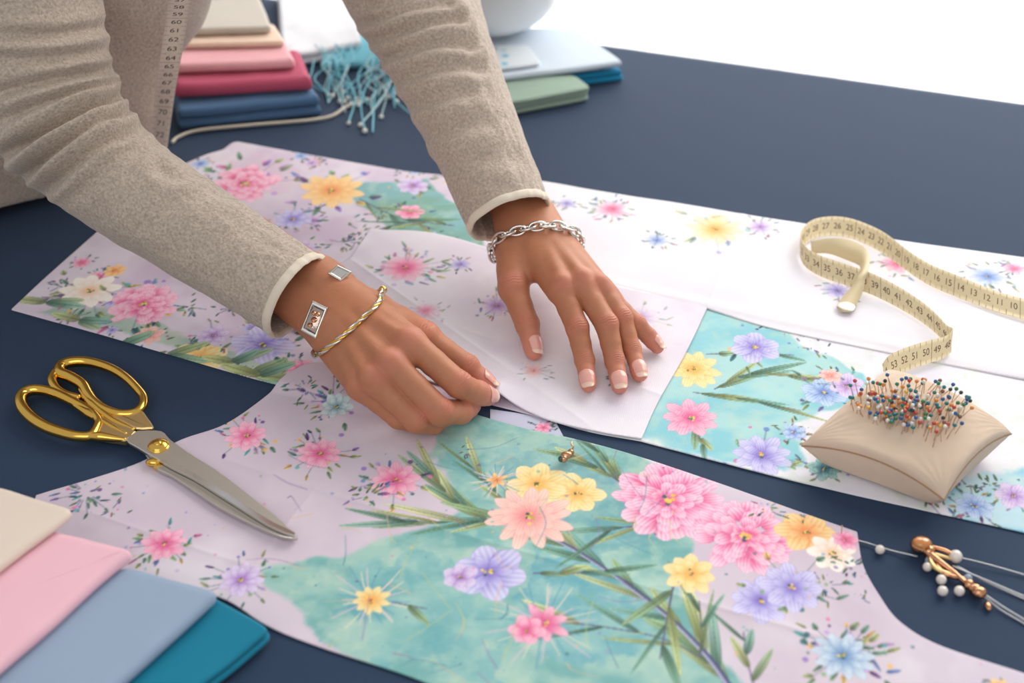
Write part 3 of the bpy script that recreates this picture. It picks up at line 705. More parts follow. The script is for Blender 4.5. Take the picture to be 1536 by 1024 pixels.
def finish_hand(f, h, rad, base_up):
    V, Q = f.net()
    # cut grid-border faces is not needed: the forearm end sits inside the sleeve
    eps = .0008
    def N(V): return nrm(np.stack([f.sample(V+np.eye(3)[k]*eps)-f.sample(V-np.eye(3)[k]*eps) for k in range(3)], -1))
    n = N(V)
    base = np.tile(np.array(srgb(184, 121, 88)), (len(V), 1)); red = np.array(srgb(205, 122, 104)); pale = np.array(srgb(214, 160, 132)); pink = np.array(srgb(226, 146, 132))
    mot = fbm(V[:, 0]*70+V[:, 2]*40, V[:, 1]*70, 5, 3)[:, None]; base = base*(.92+.16*mot)
    disp = np.zeros(len(V))
    for k, c in h.items():
        r = rad[k]
        for i in (0, 1, 2):
            if k == 'thumb' and i == 0: continue
            cc = c[i]; dv = nrm(c[min(i+1, 3)]-c[max(i-1, 0)]); u = np.cross(np.cross(dv, [0, 0, 1.]), dv); u = nrm(u); u = u if u[2] > 0 else -u
            rel = V-(cc+u*r[i]*.9); d2 = np.linalg.norm(rel, axis=1)
            w = np.exp(-(d2/(r[i]*.85))**2)[:, None]*(.75 if i < 2 else .5); base = base*(1-w*.75)+red*w*.75
            if i > 0:
                t = rel@dv; dorsal = sstep(.1, .6, n@u); near = np.exp(-(np.maximum(d2-r[i]*.2, 0)/(r[i]*.75))**2)
                sc = r[i]/.0088; wob = .0004*np.sin((rel@np.cross(dv, u))*900+i)
                for off, dep in ((-.0030, .30), (-.0011, .55), (.0009, .55), (.0029, .30)):
                    disp -= dep*.001*np.exp(-((t+wob-off*sc)/.00050)**2)*dorsal*near
                disp += .00030*near*dorsal
            else:
                t = rel@dv; disp += 0
        tip = c[3]; w = np.exp(-(np.linalg.norm(V-tip, axis=1)/(r[3]*2.3))**2)[:, None]; base = base*(1-w*.6)+pink*w*.6
    V = V+n*disp[:, None]
    return V, Q, base
VR, QR, CR_ = finish_hand(fR, R, RR, upR); VL, QL, CL_ = finish_hand(fL, Lh, LR, upL)

# --- shoulders, trunk and legs (coarser, almost all under clothing)
SR = np.array([-.455, 1.035, .40]); SL = np.array([-.20, 1.27, .43])           # right / left shoulder of the person
shd = nrm(SL-SR); chest = (SR+SL)/2+np.array([-.01, .01, -.07]); hip = np.array([-.67, 1.27, -.10])
def trunk(grow, hh, legs=True, arms=True):
    lo = np.array([-1.0, .78, FLOOR if legs else -.2]); hi = np.array([.05, 1.62, .70]); f = Field(lo, hi, hh); f.v[:] = .05
    for s in (-1, 1):
        hb = np.array([-.60, 1.11, .05]); cb_ = chest+np.array([-.055, .005, 0])
        f.cone(hip+shd*s*.070, hb+shd*s*.065, .085, .080, .04); f.cone(hb+shd*s*.065, cb_+shd*s*.06, .080, .078, .04)
        f.cone(cb_+shd*s*.05, cb_+shd*s*.11+np.array([0, 0, .03]), .075, .058, .04)
        f.cone(cb_+shd*s*.09, (SR if s < 0 else SL), .05, .045, .03)
        if legs:
            kn = hip+shd*s*.10+np.array([-.02, .02, -.34]); ft = np.array([kn[0]-.03, kn[1]+.03, FLOOR+.07])
            f.cone(hip+shd*s*.085, kn, .085, .060, .03); f.cone(kn, ft, .058, .042, .02)
            f.cone(ft+np.array([0, 0, -.03]), ft+np.array([.16, -.13, -.035]), .040, .030, .02)
    if arms:
        f.cone(SR, L_elb, .055+grow, .043+grow, .02); f.cone(SL, R_elb, .055+grow, .043+grow, .02)
        f.cone(L_elb, L_elb+(Lw-L_elb)*.72, .041+grow, .028+grow, .01); f.cone(R_elb, R_elb+(Rw-R_elb)*.72, .041+grow, .028+grow, .01)
    nk = (SR+SL)/2+np.array([.03, -.03, .10])
    f.cone((SR+SL)/2, nk, .055, .05, .02)
    hd = nk+np.array([.075, -.07, .10])
    return f, nk, hd
ft_, nk, hd = trunk(-.012, .008)
# head: looking down towards the hands
fdir = nrm(np.array([.55, -.52, -.62])); side = nrm(np.cross(fdir, [0, 0, 1])); hup = np.cross(side, fdir)
lo2 = hd-.16; hi2 = hd+.16
fh = Field(lo2, hi2, .004); fh.v[:] = .05
fh.cone(hd-fdir*.018+hup*.03, hd+fdir*.01+hup*.025, .078, .072, .02)
fh.cone(hd+fdir*.03-hup*.045, hd+fdir*.045-hup*.07, .055, .032, .03)
fh.cone(nk+(nk-(SR+SL)/2)*.2, hd-fdir*.02-hup*.03, .05, .055, .03)
fh.cone(hd+fdir*.078+hup*.0, hd+fdir*.098-hup*.028, .007, .012, .012)      # nose
fh.cone(hd+fdir*.078-hup*.058-side*.018, hd+fdir*.078-hup*.058+side*.018, .006, .006, .006)
for s in (-1, 1):
    fh.cone(hd+side*s*.030+hup*.02+fdir*.068, hd+side*s*.032+hup*.02+fdir*.068, .014, .013, .008)
    fh.cone(hd+side*s*.076+hup*.015-fdir*.01, hd+side*s*.074-hup*.02-fdir*.004, .016, .009, .004)
VT, QT = ft_.net(); VH, QH = fh.net()
CT = np.tile(np.array(srgb(184, 121, 88)), (len(VT), 1)); CH = np.tile(np.array(srgb(200, 146, 118)), (len(VH), 1))
Vb, fsb = join([(VR, QR), (VL, QL), (VT, QT), (VH, QH)])
M_skin = mat('skin', (1, 1, 1), rough=.52, spec=.42, attr='paint', bump=.32, bscale=1300, sss=.12, sssr=(1, .32, .18), sscale=.0025, var=.05, vscale=160)
me = mesh_np('body', Vb, fsb, [M_skin]); setcol(me, np.vstack([CR_, CL_, CT, CH])); add_obj('body', me, person)
# hair: swept back into a bun
fhr = Field(hd-.2, hd+.2, .005); fhr.v[:] = .05
fhr.cone(hd-fdir*.028+hup*.042, hd-fdir*.005+hup*.048, .082, .072, .02)
fhr.cone(hd-fdir*.09+hup*.07, hd-fdir*.11+hup*.08, .035, .032, .02)
Vh_, Qh_ = fhr.net(); st = .0018*np.sin((Vh_@side)*700)[:, None]; Vh_ = Vh_+nrm(Vh_-hd)*st
add_obj('hair', mesh_np('hair', Vh_, Qh_, [mat('dark brown hair', srgb(50, 34, 26), rough=.45)]), person)

# --- nails
M_nail = mat('natural pink nail', srgb(232, 170, 156), rough=.22, spec=.6, coat=.5)
M_tip = mat('nail tip', srgb(238, 200, 178), rough=.25, spec=.6, coat=.4)
def nail(h, rad, k, tilt=0, Ln=.0125, free=.0034, fld=None, upv=None):
    c = h[k]; r = rad[k][3]*1.06; d = nrm(c[3]-c[2]); u = np.array([0, 0, 1.0]) if upv is None else np.asarray(upv, float); u = nrm(u-d*(u@d)); w = np.cross(d, u)
    ca, sa = math.cos(tilt), math.sin(tilt); u, w = u*ca+w*sa, w*ca-u*sa
    nu, nv = 22, 15; Lt = Ln+free; V = []
    for i in range(nu+1):
        s = i/nu; x = -Ln*.80+s*Lt
        wd = math.sqrt(max(0.0, 1-max(0, (.28-s)/.28)**2))*(1-.0*s) if s < .28 else 1-.10*s
        if s > .80: wd *= math.sqrt(max(0.02, 1-((s-.80)/.20)**2*.80))
        half = 1.02*wd
        for j in range(nv+1):
            th = half*(2*j/nv-1)
            V.append(c[3]+d*(x+.001)+(w*math.sin(th)+u*math.cos(th))*(r*(1-.10*s*s)))
    V = np.array(V)
    # seat the nail on the skin it covers
    if fld is not None:
        e = .0008
        for it in range(3):
            dv = fld.sample(V); g = nrm(np.stack([fld.sample(V+np.eye(3)[q]*e)-fld.sample(V-np.eye(3)[q]*e) for q in range(3)], -1))
            S = (np.arange(len(V))//(nv+1))/nu; t = np.where(S < .74, .00045, .00045)
            mv = np.where(S < .80, t-dv, np.maximum(t-dv, 0)); mv = np.clip(mv, -.002, .003)*np.where(S < .8, 1, 1)
            V = V+g*mv[:, None]
    i = np.arange(nu)[:, None]; j = np.arange(nv)[None]; n = nv+1
    Q = np.stack([i*n+j, i*n+j+1, (i+1)*n+j+1, (i+1)*n+j], -1).reshape(-1, 4)
    fm = (np.repeat(np.arange(nu), nv) >= int(nu*Ln/Lt)-1).astype(int)
    me = mesh_np('fingernail', V, Q, [M_nail, M_tip], fm=fm); o = add_obj('fingernail', me, person)
    so = o.modifiers.new('s', 'SOLIDIFY'); so.thickness = .0006; so.offset = 0
    return o
nail(R, RR, 'index', .35, fld=fR, upv=UP); nail(R, RR, 'middle', .20, fld=fR, upv=UP); nail(R, RR, 'ring', .15, fld=fR, upv=UP); nail(R, RR, 'pinky', .1, Ln=.0095, fld=fR, upv=UP)
nail(R, RR, 'thumb', -.35, Ln=.014, free=.003, fld=fR, upv=UP)
nail(Lh, LR, 'thumb', .25, Ln=.0125, free=.004, fld=fL, upv=UP); nail(Lh, LR, 'index', 1.2, Ln=.011, fld=fL, upv=UP)

# --- cardigan
M_knit = mat('heather grey-beige knit', srgb(188, 173, 158), rough=.95, spec=.2, bump=1.0, bscale=560, var=.30, vscale=420, sheen=.35)
nt = M_knit.node_tree; L_ = nt.links; N_ = nt.nodes; bsdf = N_['Principled BSDF']; bpn = [q for q in N_ if q.type == 'BUMP'][0]; bpn.inputs['Distance'].default_value = .0011
M_trim = mat('cream cuff binding', srgb(226, 214, 194), rough=.85, bump=.5, bscale=900, sheen=.2)
def catm(p, n): return cr(p, n)
def sleeve(ctr, rads, grooves, n_u, n_v, seed, ell=None):
    """tube from shoulder to cuff, pressed in along fold lines"""
    c = cr(ctr, 40); r = cr(np.array(rads)[:, None]*np.ones((1, 2)), 40)[:, 0]
    L = np.concatenate([[0], np.cumsum(np.linalg.norm(np.diff(c, axis=0), axis=1))]); u = np.linspace(0, L[-1], n_u)
    c = np.stack([np.interp(u, L, c[:, k]) for k in range(3)], -1); r = np.interp(u, L, r)
    t = nrm(np.gradient(c, axis=0)); view = nrm(CAM-c)
    a = nrm(view-t*(view*t).sum(1)[:, None]); b = np.cross(t, a)
    th = np.linspace(0, 2*np.pi, n_v, endpoint=False)
    D = np.cos(th)[None, :, None]*a[:, None]+np.sin(th)[None, :, None]*b[:, None]
    U = np.repeat(u[:, None], n_v, 1); TH = np.repeat(th[None], n_u, 0)
    rr = r[:, None]*(1+.0*TH)
    if ell is not None: rr = rr*(1-ell[1]*np.abs(D@nrm(ell[0]))**2)
    X0 = c[:, None]+D*rr[..., None]
    px_ = to_px(X0); disp = .0035*(fbm(U*22+seed, 3*np.cos(TH)+7, seed, 3)-.5)+.002*(fbm(U*60+seed, 6*np.cos(TH)+3*np.sin(TH), seed+3, 2)-.5)
    fr = sstep(-.15, .35, np.cos(TH))
    for pts, dep, w in grooves:
        q = cr(pts, 10) if len(pts) > 2 else np.array(pts, float); best = np.full(U.shape, 1e9); sg = np.zeros(U.shape); tt = np.zeros(U.shape)
        for k in range(len(q)-1):
            e = q[k+1]-q[k]; L2 = e@e; t_ = np.clip(((px_-q[k])@e)/L2, 0, 1); d = px_-q[k]-t_[..., None]*e
            dd = np.linalg.norm(d, axis=-1); s_ = np.sign(e[0]*d[..., 1]-e[1]*d[..., 0]); g = dd < best; best[g] = dd[g]; sg[g] = s_[g]; tt[g] = ((k+t_)/(len(q)-1))[g]
        env = sstep(0, .30, tt)*.9+.1 if seed == 9 else (.55+.45*sstep(0, .15, tt))*(1-.35*sstep(.8, 1, tt)); x = best*sg
        disp += fr*dep*env*(-np.exp(-(best/w)**2)+.75*np.exp(-((x-w*1.7)/(w*1.2))**2)+.45*np.exp(-((x+w*1.9)/(w*1.3))**2))
    X = X0+D*disp[..., None]
    return X, c, t, D, r
def tubeQ(n_u, n_v):
    i = np.arange(n_u-1)[:, None]; j = np.arange(n_v)[None]; j2 = (j+1) % n_v
    return np.stack([i*n_v+j, (i+1)*n_v+j, (i+1)*n_v+j2, i*n_v+j2], -1).reshape(-1, 4)
cuffL = P(443, 442, .056); cuffR = P(763, 322, .066)
gL = [([(-10, 52), (80, 52), (168, 38)], .0050, 9), ([(-10, 142), (60, 124), (168, 102)], .006, 9), ([(5, 232), (55, 205), (120, 172), (172, 148)], .014, 10),
      ([(30, 268), (90, 222), (140, 190), (186, 172)], .010, 8), ([(62, 292), (110, 250), (160, 212), (215, 196)], .007, 9), ([(120, 292), (170, 240), (235, 214)], .003, 10),
      ([(0, 182), (80, 150), (165, 128)], .0045, 7), ([(-10, 90), (70, 88), (165, 76)], .0028, 9), ([(225, 330), (290, 290), (345, 290)], .0022, 14), ([(310, 380), (350, 345), (395, 335)], .0018, 13), ([(230, 250), (262, 268), (300, 262)], .003, 9)]
XL, cL, tL, DL, rL = sleeve([SR+np.array([-.02, .02, .03]), SR*.55+L_elb*.45+np.array([.02, 0, 0]), L_elb+np.array([.012, .004, .028]), L_elb*.72+cuffL*.28+np.array([0, 0, .004]), L_elb*.35+cuffL*.65, cuffL],
                        [.070, .066, .058, .0465, .0405, .0375], gL, 520, 260, 4)
gR = [([(510, 34), (560, 30), (610, 16), (672, 8)], .006, 9), ([(520, 62), (590, 52), (650, 34), (690, 30)], .006, 9), ([(545, 95), (600, 80), (660, 66), (705, 70)], .005, 10),
      ([(560, 130), (620, 112), (680, 100), (722, 104)], .0040, 11), ([(590, 170), (640, 150), (700, 140)], .0035, 12), ([(610, 215), (665, 195), (730, 186)], .0026, 13), ([(640, 262), (700, 240), (770, 238)], .0018, 14), ([(520, 12), (580, 4), (650, -10)], .005, 9)]
XR, cR, tR, DR, rR = sleeve([SL+np.array([0, 0, .03]), SL*.5+R_elb*.5+np.array([0, 0, .01]), R_elb+np.array([0, .01, .018]), R_elb*.7+cuffR*.3+np.array([0.006, 0, 0]), R_elb*.3+cuffR*.7+np.array([.003, 0, 0]), cuffR],
                        [.070, .070, .066, .052, .041, .0375], gR, 420, 240, 9, ell=((0, 0, 1), .10))
def cuffed(X, c, r, D):
    """turn the cuff edge inwards"""
    n_u, n_v = X.shape[:2]; e = X[-1]; t = nrm(c[-1]-c[-2]); ctr = c[-1]
    rings = [X]
    for k, (ax, sh) in enumerate([(.0012, .0012), (.0008, .0032), (-.006, .0042), (-.03, .0055)]):
        rings.append((e+t*ax-nrm(e-ctr)*sh)[None])
    return np.concatenate(rings)
XL2 = cuffed(XL, cL, rL, DL); XR2 = cuffed(XR, cR, rR, DR)
hipG = np.array([-.585, 1.062, .02]); chG = chest+np.array([-.040, -.01, 0])
ftr = Field((-.85, .85, -.06), (.02, 1.55, .62), .006); ftr.v[:] = .05
for s in (-1, 1):
    ftr.cone(hipG+shd*s*.085, chG+shd*s*.08, .112, .108, .05)
    ftr.cone(chG+shd*s*.06, chG+shd*s*.13+np.array([0, 0, .04]), .105, .088, .05)
    ftr.cone(chest+shd*s*.08, (SR if s < 0 else SL), .086, .072, .04)
ftr.cone(chG+shd*.10, P(140, 168, .062), .10, .056, .04)
VT2, QT2 = ftr.net()
keep = np.ones(len(VT2), bool)
# hem height follows the body; drop the neck plug and anything below the hem
ax = nrm(chest-hip); hemd = (VT2-hip)@ax
wr = .004*np.sin(hemd*60+4*(VT2@shd*6))+.006*(fbm(VT2[:, 0]*14, VT2[:, 2]*14+VT2[:, 1]*9, 6, 3)-.5)
VT2 = VT2+nrm(VT2-(hip+hemd[:, None]*ax))*wr[:, None]
VT2[:, 2] = np.maximum(VT2[:, 2], .008+.012*fbm(VT2[:, 0]*9, VT2[:, 1]*9, 3, 2))
keep = (np.linalg.norm(VT2-nk, axis=1) > .085)
QT2 = QT2[keep[QT2].all(1)]; re = np.full(len(VT2), -1); u_ = np.unique(QT2); re[u_] = np.arange(len(u_)); QT2 = re[QT2]; VT2 = VT2[u_]
Vc, fc = join([(XL2.reshape(-1, 3), tubeQ(*XL2.shape[:2])), (XR2.reshape(-1, 3), tubeQ(*XR2.shape[:2])), (VT2, QT2)])
card = add_obj('cardigan', mesh_np('cardigan', Vc, fc, [M_knit]), person)
for X, c, nm in ((XL, cL, 'L'), (XR, cR, 'R')):
    e = X[-1]; t = nrm(c[-1]-c[-2]); ctr = c[-1]
    rings = []
    for k in range(13):
        a = 2*math.pi*k/12; rings.append(e+t*(.0010+.0040*math.cos(a))+nrm(e-ctr)*(-.0008+.0022*math.sin(a)))
    Xc = np.array(rings); add_obj('cuff_binding', mesh_np('cuff_binding', Xc.reshape(-1, 3), tubeQ(*Xc.shape[:2])[:, ::-1], [M_trim]), card)
# trousers
f3 = Field(np.array([-1.0, .95, FLOOR]), np.array([-.35, 1.62, .12]), .008); f3.v[:] = .05
for s in (-1, 1):
    kn = hip+shd*s*.10+np.array([-.02, .02, -.34]); ft = np.array([kn[0]-.03, kn[1]+.03, FLOOR+.10])
    f3.cone(hip+shd*s*.075+ax*.10, hip+shd*s*.085, .10, .105, .03); f3.cone(hip+shd*s*.085, kn, .095, .072, .03); f3.cone(kn, ft, .070, .062, .02)
V3, Q3 = f3.net(); add_obj('trousers', mesh_np('trousers', V3, Q3, [mat('dark trousers', srgb(40, 42, 50), rough=.9)]), person)
# ------------------------------------------------------------------ folded cloth
def slab(name, quad, zb, zt, m, label, cat='fabric', layers=2, group=None, rad=.006, seed=0, wav=.0012, hfun=None, warp=.0012):
    """folded cloth: quad = pixel corners of its top face; rounded folded edges with visible layers"""
    q = [P(x, y, zt)[:2] for x, y in quad]; q = [np.array(p) for p in q]
    pts = []
    for k in range(4):
        a, b, c = q[k-1], q[k], q[(k+1) % 4]
        d1 = (a-b)/np.linalg.norm(a-b); d2 = (c-b)/np.linalg.norm(c-b)
        for t in np.linspace(0, 1, 6): pts.append(b+d1*rad*(1-t)**2+d2*rad*t**2)
    pts = np.array(pts); seg = []
    for k in range(len(pts)):
        a, b = pts[k], pts[(k+1) % len(pts)]; n = max(1, int(np.linalg.norm(b-a)/.006))
        for i in range(n): seg.append(a+(b-a)*i/n)
    o = np.array(seg); N = len(o)
    for _ in range(2): o = (np.roll(o, 1, 0)+o*2+np.roll(o, -1, 0))/4
    t = nrm(np.roll(o, -1, 0)-np.roll(o, 1, 0)); area2 = np.sum(o[:, 0]*np.roll(o[:, 1], -1)-np.roll(o[:, 0], -1)*o[:, 1])
    inw = np.stack([-t[:, 1], t[:, 0]], -1)*np.sign(area2); c = o.mean(0)
    for _ in range(6): inw = (np.roll(inw, 1, 0)+inw*2+np.roll(inw, -1, 0))/4
    o = o+inw*(warp*2*(fbm(o[:, 0]*16+seed, o[:, 1]*16, seed, 2)-.5))[:, None]
    L = np.cumsum(np.linalg.norm(np.roll(o, -1, 0)-o, axis=1))
    rings = []; h = (zt-zb)/layers
    for l in range(layers):
        off = .0016*(fbm(L*18, L*0+l*3, seed+l, 2)-.5)+(.0012 if l % 2 else 0)
        for k in range(7 if l < layers-1 else 7):
            a = -math.pi/2+math.pi*k/6; ins = (h/2)*(1-math.cos(a))+off
            zz = zb+h*l+h/2+h/2*math.sin(a)
            rings.append((o+inw*ins[:, None], zz+0*L))
    base = rings[-1][0]
    for s in (.985, .96, .92, .85, .75, .62, .48, .34, .2, .08):
        p = c+(base-c)*s; rings.append((p, np.full(N, zt)))
    V = []
    for p, z in rings:
        f = sstep(zb, zt, z)
        hh = wav*(fbm(p[:, 0]*22+seed, p[:, 1]*22, seed, 3)-.5)*2*f
        z2 = z+hh*(0.6)
        if hfun is not None: z2 = z2+hfun(p[:, 0], p[:, 1])
        V.append(np.stack([p[:, 0], p[:, 1], z2], -1))
    R_ = len(V); V = np.vstack(V+[np.array([[c[0], c[1], zt+(hfun(c[:1], c[1:2])[0] if hfun is not None else 0)]])])
    i = np.arange(R_-1)[:, None]; j = np.arange(N)[None]; j2 = (j+1) % N
    Q = np.stack([i*N+j, i*N+j2, (i+1)*N+j2, (i+1)*N+j], -1).reshape(-1, 4)
    T = [((R_-1)*N+k, (R_-1)*N+(k+1) % N, R_*N) for k in range(N)]+[]
    if area2 < 0: Q = Q[:, ::-1]; T = [x[::-1] for x in T]
    o_ = mk(name, [(V, Q, np.array(T))], m); tag(o_, label, cat, group); return o_
def cloth_mat(nm, c, **k): return mat(nm, srgb(*c), rough=.8, spec=.3, bump=.2, bscale=500, weave=True, sheen=.15, **k)
m_teal = cloth_mat('teal cotton', (12, 122, 150)); m_blue = cloth_mat('grey blue cotton', (150, 169, 192)); m_pink = cloth_mat('pink cotton', (240, 190, 202)); m_cream = cloth_mat('cream cotton', (228, 212, 196))
GF = 'folded fabrics fanned at the lower left corner'
slab('folded_fabric', [(412, 941), (300, 880), (-60, 1100), (60, 1230)], .0035, .014, m_teal, 'teal folded fabric at the lower left corner, bottom of the near fan', layers=2, rad=.008, warp=.0025, wav=.0018, group=GF, seed=1)
slab('folded_fabric', [(331, 884), (185, 846), (-300, 1110), (-60, 1230)], .0148, .026, m_blue, 'grey-blue folded fabric lying on the teal one in the near fan', layers=1, rad=.008, warp=.0025, wav=.0018, group=GF, seed=2)
slab('folded_fabric', [(205, 821), (20, 778), (-400, 990), (-170, 1140)], .0268, .038, m_pink, 'pink folded fabric between the cream and grey-blue ones in the near fan', layers=1, rad=.008, warp=.0025, wav=.0018, group=GF, seed=3)
slab('folded_fabric', [(114, 762), (-10, 725), (-420, 880), (-170, 975)], .0388, .047, m_cream, 'cream folded fabric, topmost of the near fan', layers=1, rad=.008, warp=.0025, wav=.0018, group=GF, seed=4)
GB = 'folded fabrics stacked behind the hanging tape'
slab('folded_fabric', [(262, 168), (482, 146), (452, 100), (255, 112)], .001, .024, cloth_mat('steel blue cotton', (78, 112, 150)), 'steel blue folded fabric, bottom of the far stack behind the hanging tape', layers=2, group=GB, seed=5, wav=.002)
slab('folded_fabric', [(258, 130), (470, 118), (448, 72), (262, 80)], .0248, .0405, cloth_mat('deep rose cotton', (190, 84, 112)), 'deep rose folded fabric in the far stack', layers=1, group=GB, seed=6, wav=.002)
slab('folded_fabric', [(262, 98), (444, 90), (426, 55), (266, 58)], .0412, .0525, cloth_mat('light pink cotton', (238, 178, 186)), 'light pink folded fabric above the deep rose one in the far stack', layers=1, group=GB, seed=7)
slab('folded_fabric', [(268, 66), (428, 62), (412, 34), (272, 36)], .053, .060, cloth_mat('peach cotton', (240, 212, 192)), 'pale peach folded fabric near the top of the far stack', layers=1, group=GB, seed=8)
slab('folded_fabric', [(275, 44), (408, 40), (388, -6), (285, -2)], .0606, .069, cloth_mat('stone grey cotton', (205, 198, 188)), 'stone grey folded fabric, topmost of the far stack', layers=1, group=GB, seed=9)
m_white = cloth_mat('white cotton', (238, 239, 244))
slab('folded_fabric', [(420, 84), (545, 62), (520, -30), (415, -20)], .001, .018, m_white, 'bright white folded cloth behind the far stack of colours', layers=2, seed=10, wav=.004)
GR = 'folded fabrics under the white bowl'
slab('folded_fabric', [(800, 122), (938, 106), (868, 46), (790, 50)], .001, .014, cloth_mat('bright teal cotton', (22, 130, 170)), 'bright teal folded fabric peeping out at the far right under the bowl stack', layers=2, group=GR, seed=11)
slab('folded_fabric', [(738, 158), (886, 130), (862, 112), (720, 118)], .001, .018, cloth_mat('sage green cotton', (150, 172, 156)), 'sage green folded fabric at the front of the bowl stack', layers=3, group=GR, seed=12, wav=.002)
slab('folded_fabric', [(700, 124), (885, 118), (938, 92), (868, 44)][:0] or [(705, 120), (936, 92), (862, 40), (668, 44)], .0188, .026, cloth_mat('pale blue cotton', (206, 218, 230)), 'pale blue-white folded fabric carrying the white bowl', layers=1, group=GR, seed=13, wav=.002)
m_pat = cloth_mat('aqua patterned cotton', (176, 212, 224)); nt = m_pat.node_tree
vz = nt.nodes.new('ShaderNodeTexVoronoi'); vz.inputs['Scale'].default_value = 60; rp = nt.nodes.new('ShaderNodeValToRGB')
rp.color_ramp.elements[0].color = (*srgb(90, 185, 210), 1); rp.color_ramp.elements[1].color = (*srgb(225, 232, 238), 1); rp.color_ramp.elements[0].position = .1; rp.color_ramp.elements[1].position = .35
tcn = [q for q in nt.nodes if q.type == 'TEX_COORD'][0]; nt.links.new(tcn.outputs['Object'], vz.inputs['Vector']); nt.links.new(vz.outputs['Distance'], rp.inputs[0]); nt.links.new(rp.outputs[0], nt.nodes['Principled BSDF'].inputs['Base Color'])
slab('folded_fabric', [(700, 108), (812, 94), (792, 66), (690, 70)], .0268, .031, m_pat, 'aqua and white patterned cloth lying before the white bowl', layers=1, group=GR, seed=14)

# white bowl
m_bowl = mat('white glazed ceramic', srgb(240, 242, 243), rough=.25, spec=.5, coat=.3)
bc = P(735, 36, .027); s = 1.0
bw = thing('bowl', (bc[0], bc[1], .0275), 'white ceramic bowl standing on the pale blue fabric', 'bowl')
prof = [(.0, .0), (.034, .0), (.036, .003), (.042, .005), (.056, .012), (.070, .028), (.078, .050), (.081, .070), (.0795, .0715), (.078, .070), (.075, .050), (.066, .030), (.050, .014), (.03, .008), (0, .007)]
pp = cr(prof, 5)*1.12; mk('bowl_body', [lathe(pp, 64, (bc[0], bc[1], .0275))], m_bowl, bw)

# aqua thread tassel
rt = np.random.default_rng(21)
m_aq = mat('aqua thread', srgb(120, 198, 216), rough=.6, sheen=.2); m_aq2 = mat('pale aqua thread', srgb(190, 222, 226), rough=.6); m_bead = mat('frosted bead', srgb(225, 228, 222), rough=.25)
ta = P(560, 66, .01)
slab('folded_scarf', [(478, 96), (566, 92), (590, 52), (500, 50)], .001, .010, cloth_mat('aqua scarf', (120, 196, 214)), 'small aqua scarf whose fringe spills toward the viewer', layers=1, seed=15, wav=.003)
tassel = thing('tassel_trim', ta, 'tangled aqua thread fringe with small pale beads between the sleeve and the far stack', 'tassel')
for k in range(34):
    x0 = rt.uniform(470, 600); y0 = rt.uniform(66, 100); x1 = x0+rt.uniform(-45, 35); y1 = rt.uniform(125, 175) if x0 < 540 else rt.uniform(140, 200)
    if y1 > 160 and x1 < 500: y1 = 150
    if x1 < 486 and y1 > 130: x1 = 492
    pts = [P(x0, y0, .018), P(x0*.7+x1*.3+rt.uniform(-22, 22), y0*.7+y1*.3, rt.uniform(.008, .02)), P(x0*.35+x1*.65+rt.uniform(-25, 25), y0*.35+y1*.65, rt.uniform(.003, .012)), P(x1, y1, .0025)]
    mk('thread', [tube(cr(pts, 10), rt.uniform(.0005, .0011), 6)], m_aq if k % 3 else m_aq2, tassel)
    if k % 2 == 0: mk('bead', [ball(P(x1, y1, .003), rt.uniform(.0022, .0032), 8)], m_bead, tassel)
m_cord = mat('cream cord', srgb(214, 206, 190), rough=.8)
o = mk('cord', [tube(cr([P(258, 214, .003), P(268, 205, .0035), P(300, 195, .0035), (P(380, 187, .004)), P(486, 177, .003), P(520, 160, .0024), P(552, 148, .0024)], 12), .0018, 8)], m_cord)
tag(o, 'thin cream cord running along the steel blue folded fabric', 'cord')

# ------------------------------------------------------------------ scissors
def Z3(x, y): return (x*.32236, 500+y*.32226)
m_gold = mat('polished gold', srgb(236, 190, 92), rough=.16, metal=1.0); m_goldf = mat('brushed gold', srgb(226, 196, 140), rough=.38, metal=1.0, bump=.1, bscale=500)
m_steel = mat('brushed steel', srgb(214, 209, 200), rough=.38, metal=1.0, bump=.12, bscale=260); m_edge = mat('ground steel edge', srgb(225, 225, 225), rough=.12, metal=1.0)
sc0 = P(237, 668, .004)
scis = thing('scissors', sc0, 'large tailor scissors with gold handles and steel blades lying open-handled on the cloth', 'scissors')
def plate(name, pts, z0, z1, m, par, bev=.0007, smooth_n=4, bevel_in=None, zf=None):
    """solid plate with bevelled rim from zoom-space outline"""
    c = cr([Z3(*p) for p in pts], smooth_n, True) if smooth_n else np.array([Z3(*p) for p in pts])
    o = np.array([P(x, y, z1)[:2] for x, y in c]); N = len(o); t = nrm(np.roll(o, -1, 0)-np.roll(o, 1, 0))
    A = np.sum(o[:, 0]*np.roll(o[:, 1], -1)-np.roll(o[:, 0], -1)*o[:, 1]); inw = np.stack([-t[:, 1], t[:, 0]], -1)*np.sign(A)
    zz = zf if zf is not None else (lambda p: 0*p[:, 0])
    R_ = [(o, z0), (o, z1-bev), (o+inw*bev, z1)]
    V = np.vstack([np.column_stack([p, z+zz(p)]) for p, z in R_])
    i = np.arange(2)[:, None]; j = np.arange(N)[None]; j2 = (j+1) % N
    Q = np.stack([i*N+j, i*N+j2, (i+1)*N+j2, (i+1)*N+j], -1).reshape(-1, 4)
    if A < 0: Q = Q[:, ::-1]
    me = bpy.data.meshes.new(name); faces = [list(map(int, f)) for f in Q]; top = list(range(2*N, 3*N)); bot = list(range(N))[::-1]
    if A < 0: top = top[::-1]; bot = bot[::-1]
    me.from_pydata([tuple(v) for v in V], [], faces+[top, bot]); me.materials.append(m)
    for p in me.polygons: p.use_smooth = False
    return add_obj(name, me, par)
zs = .0034
def lift(p):      # blades rest on cloth; near the pivot they sit a touch higher
    return 0*p[:, 0]
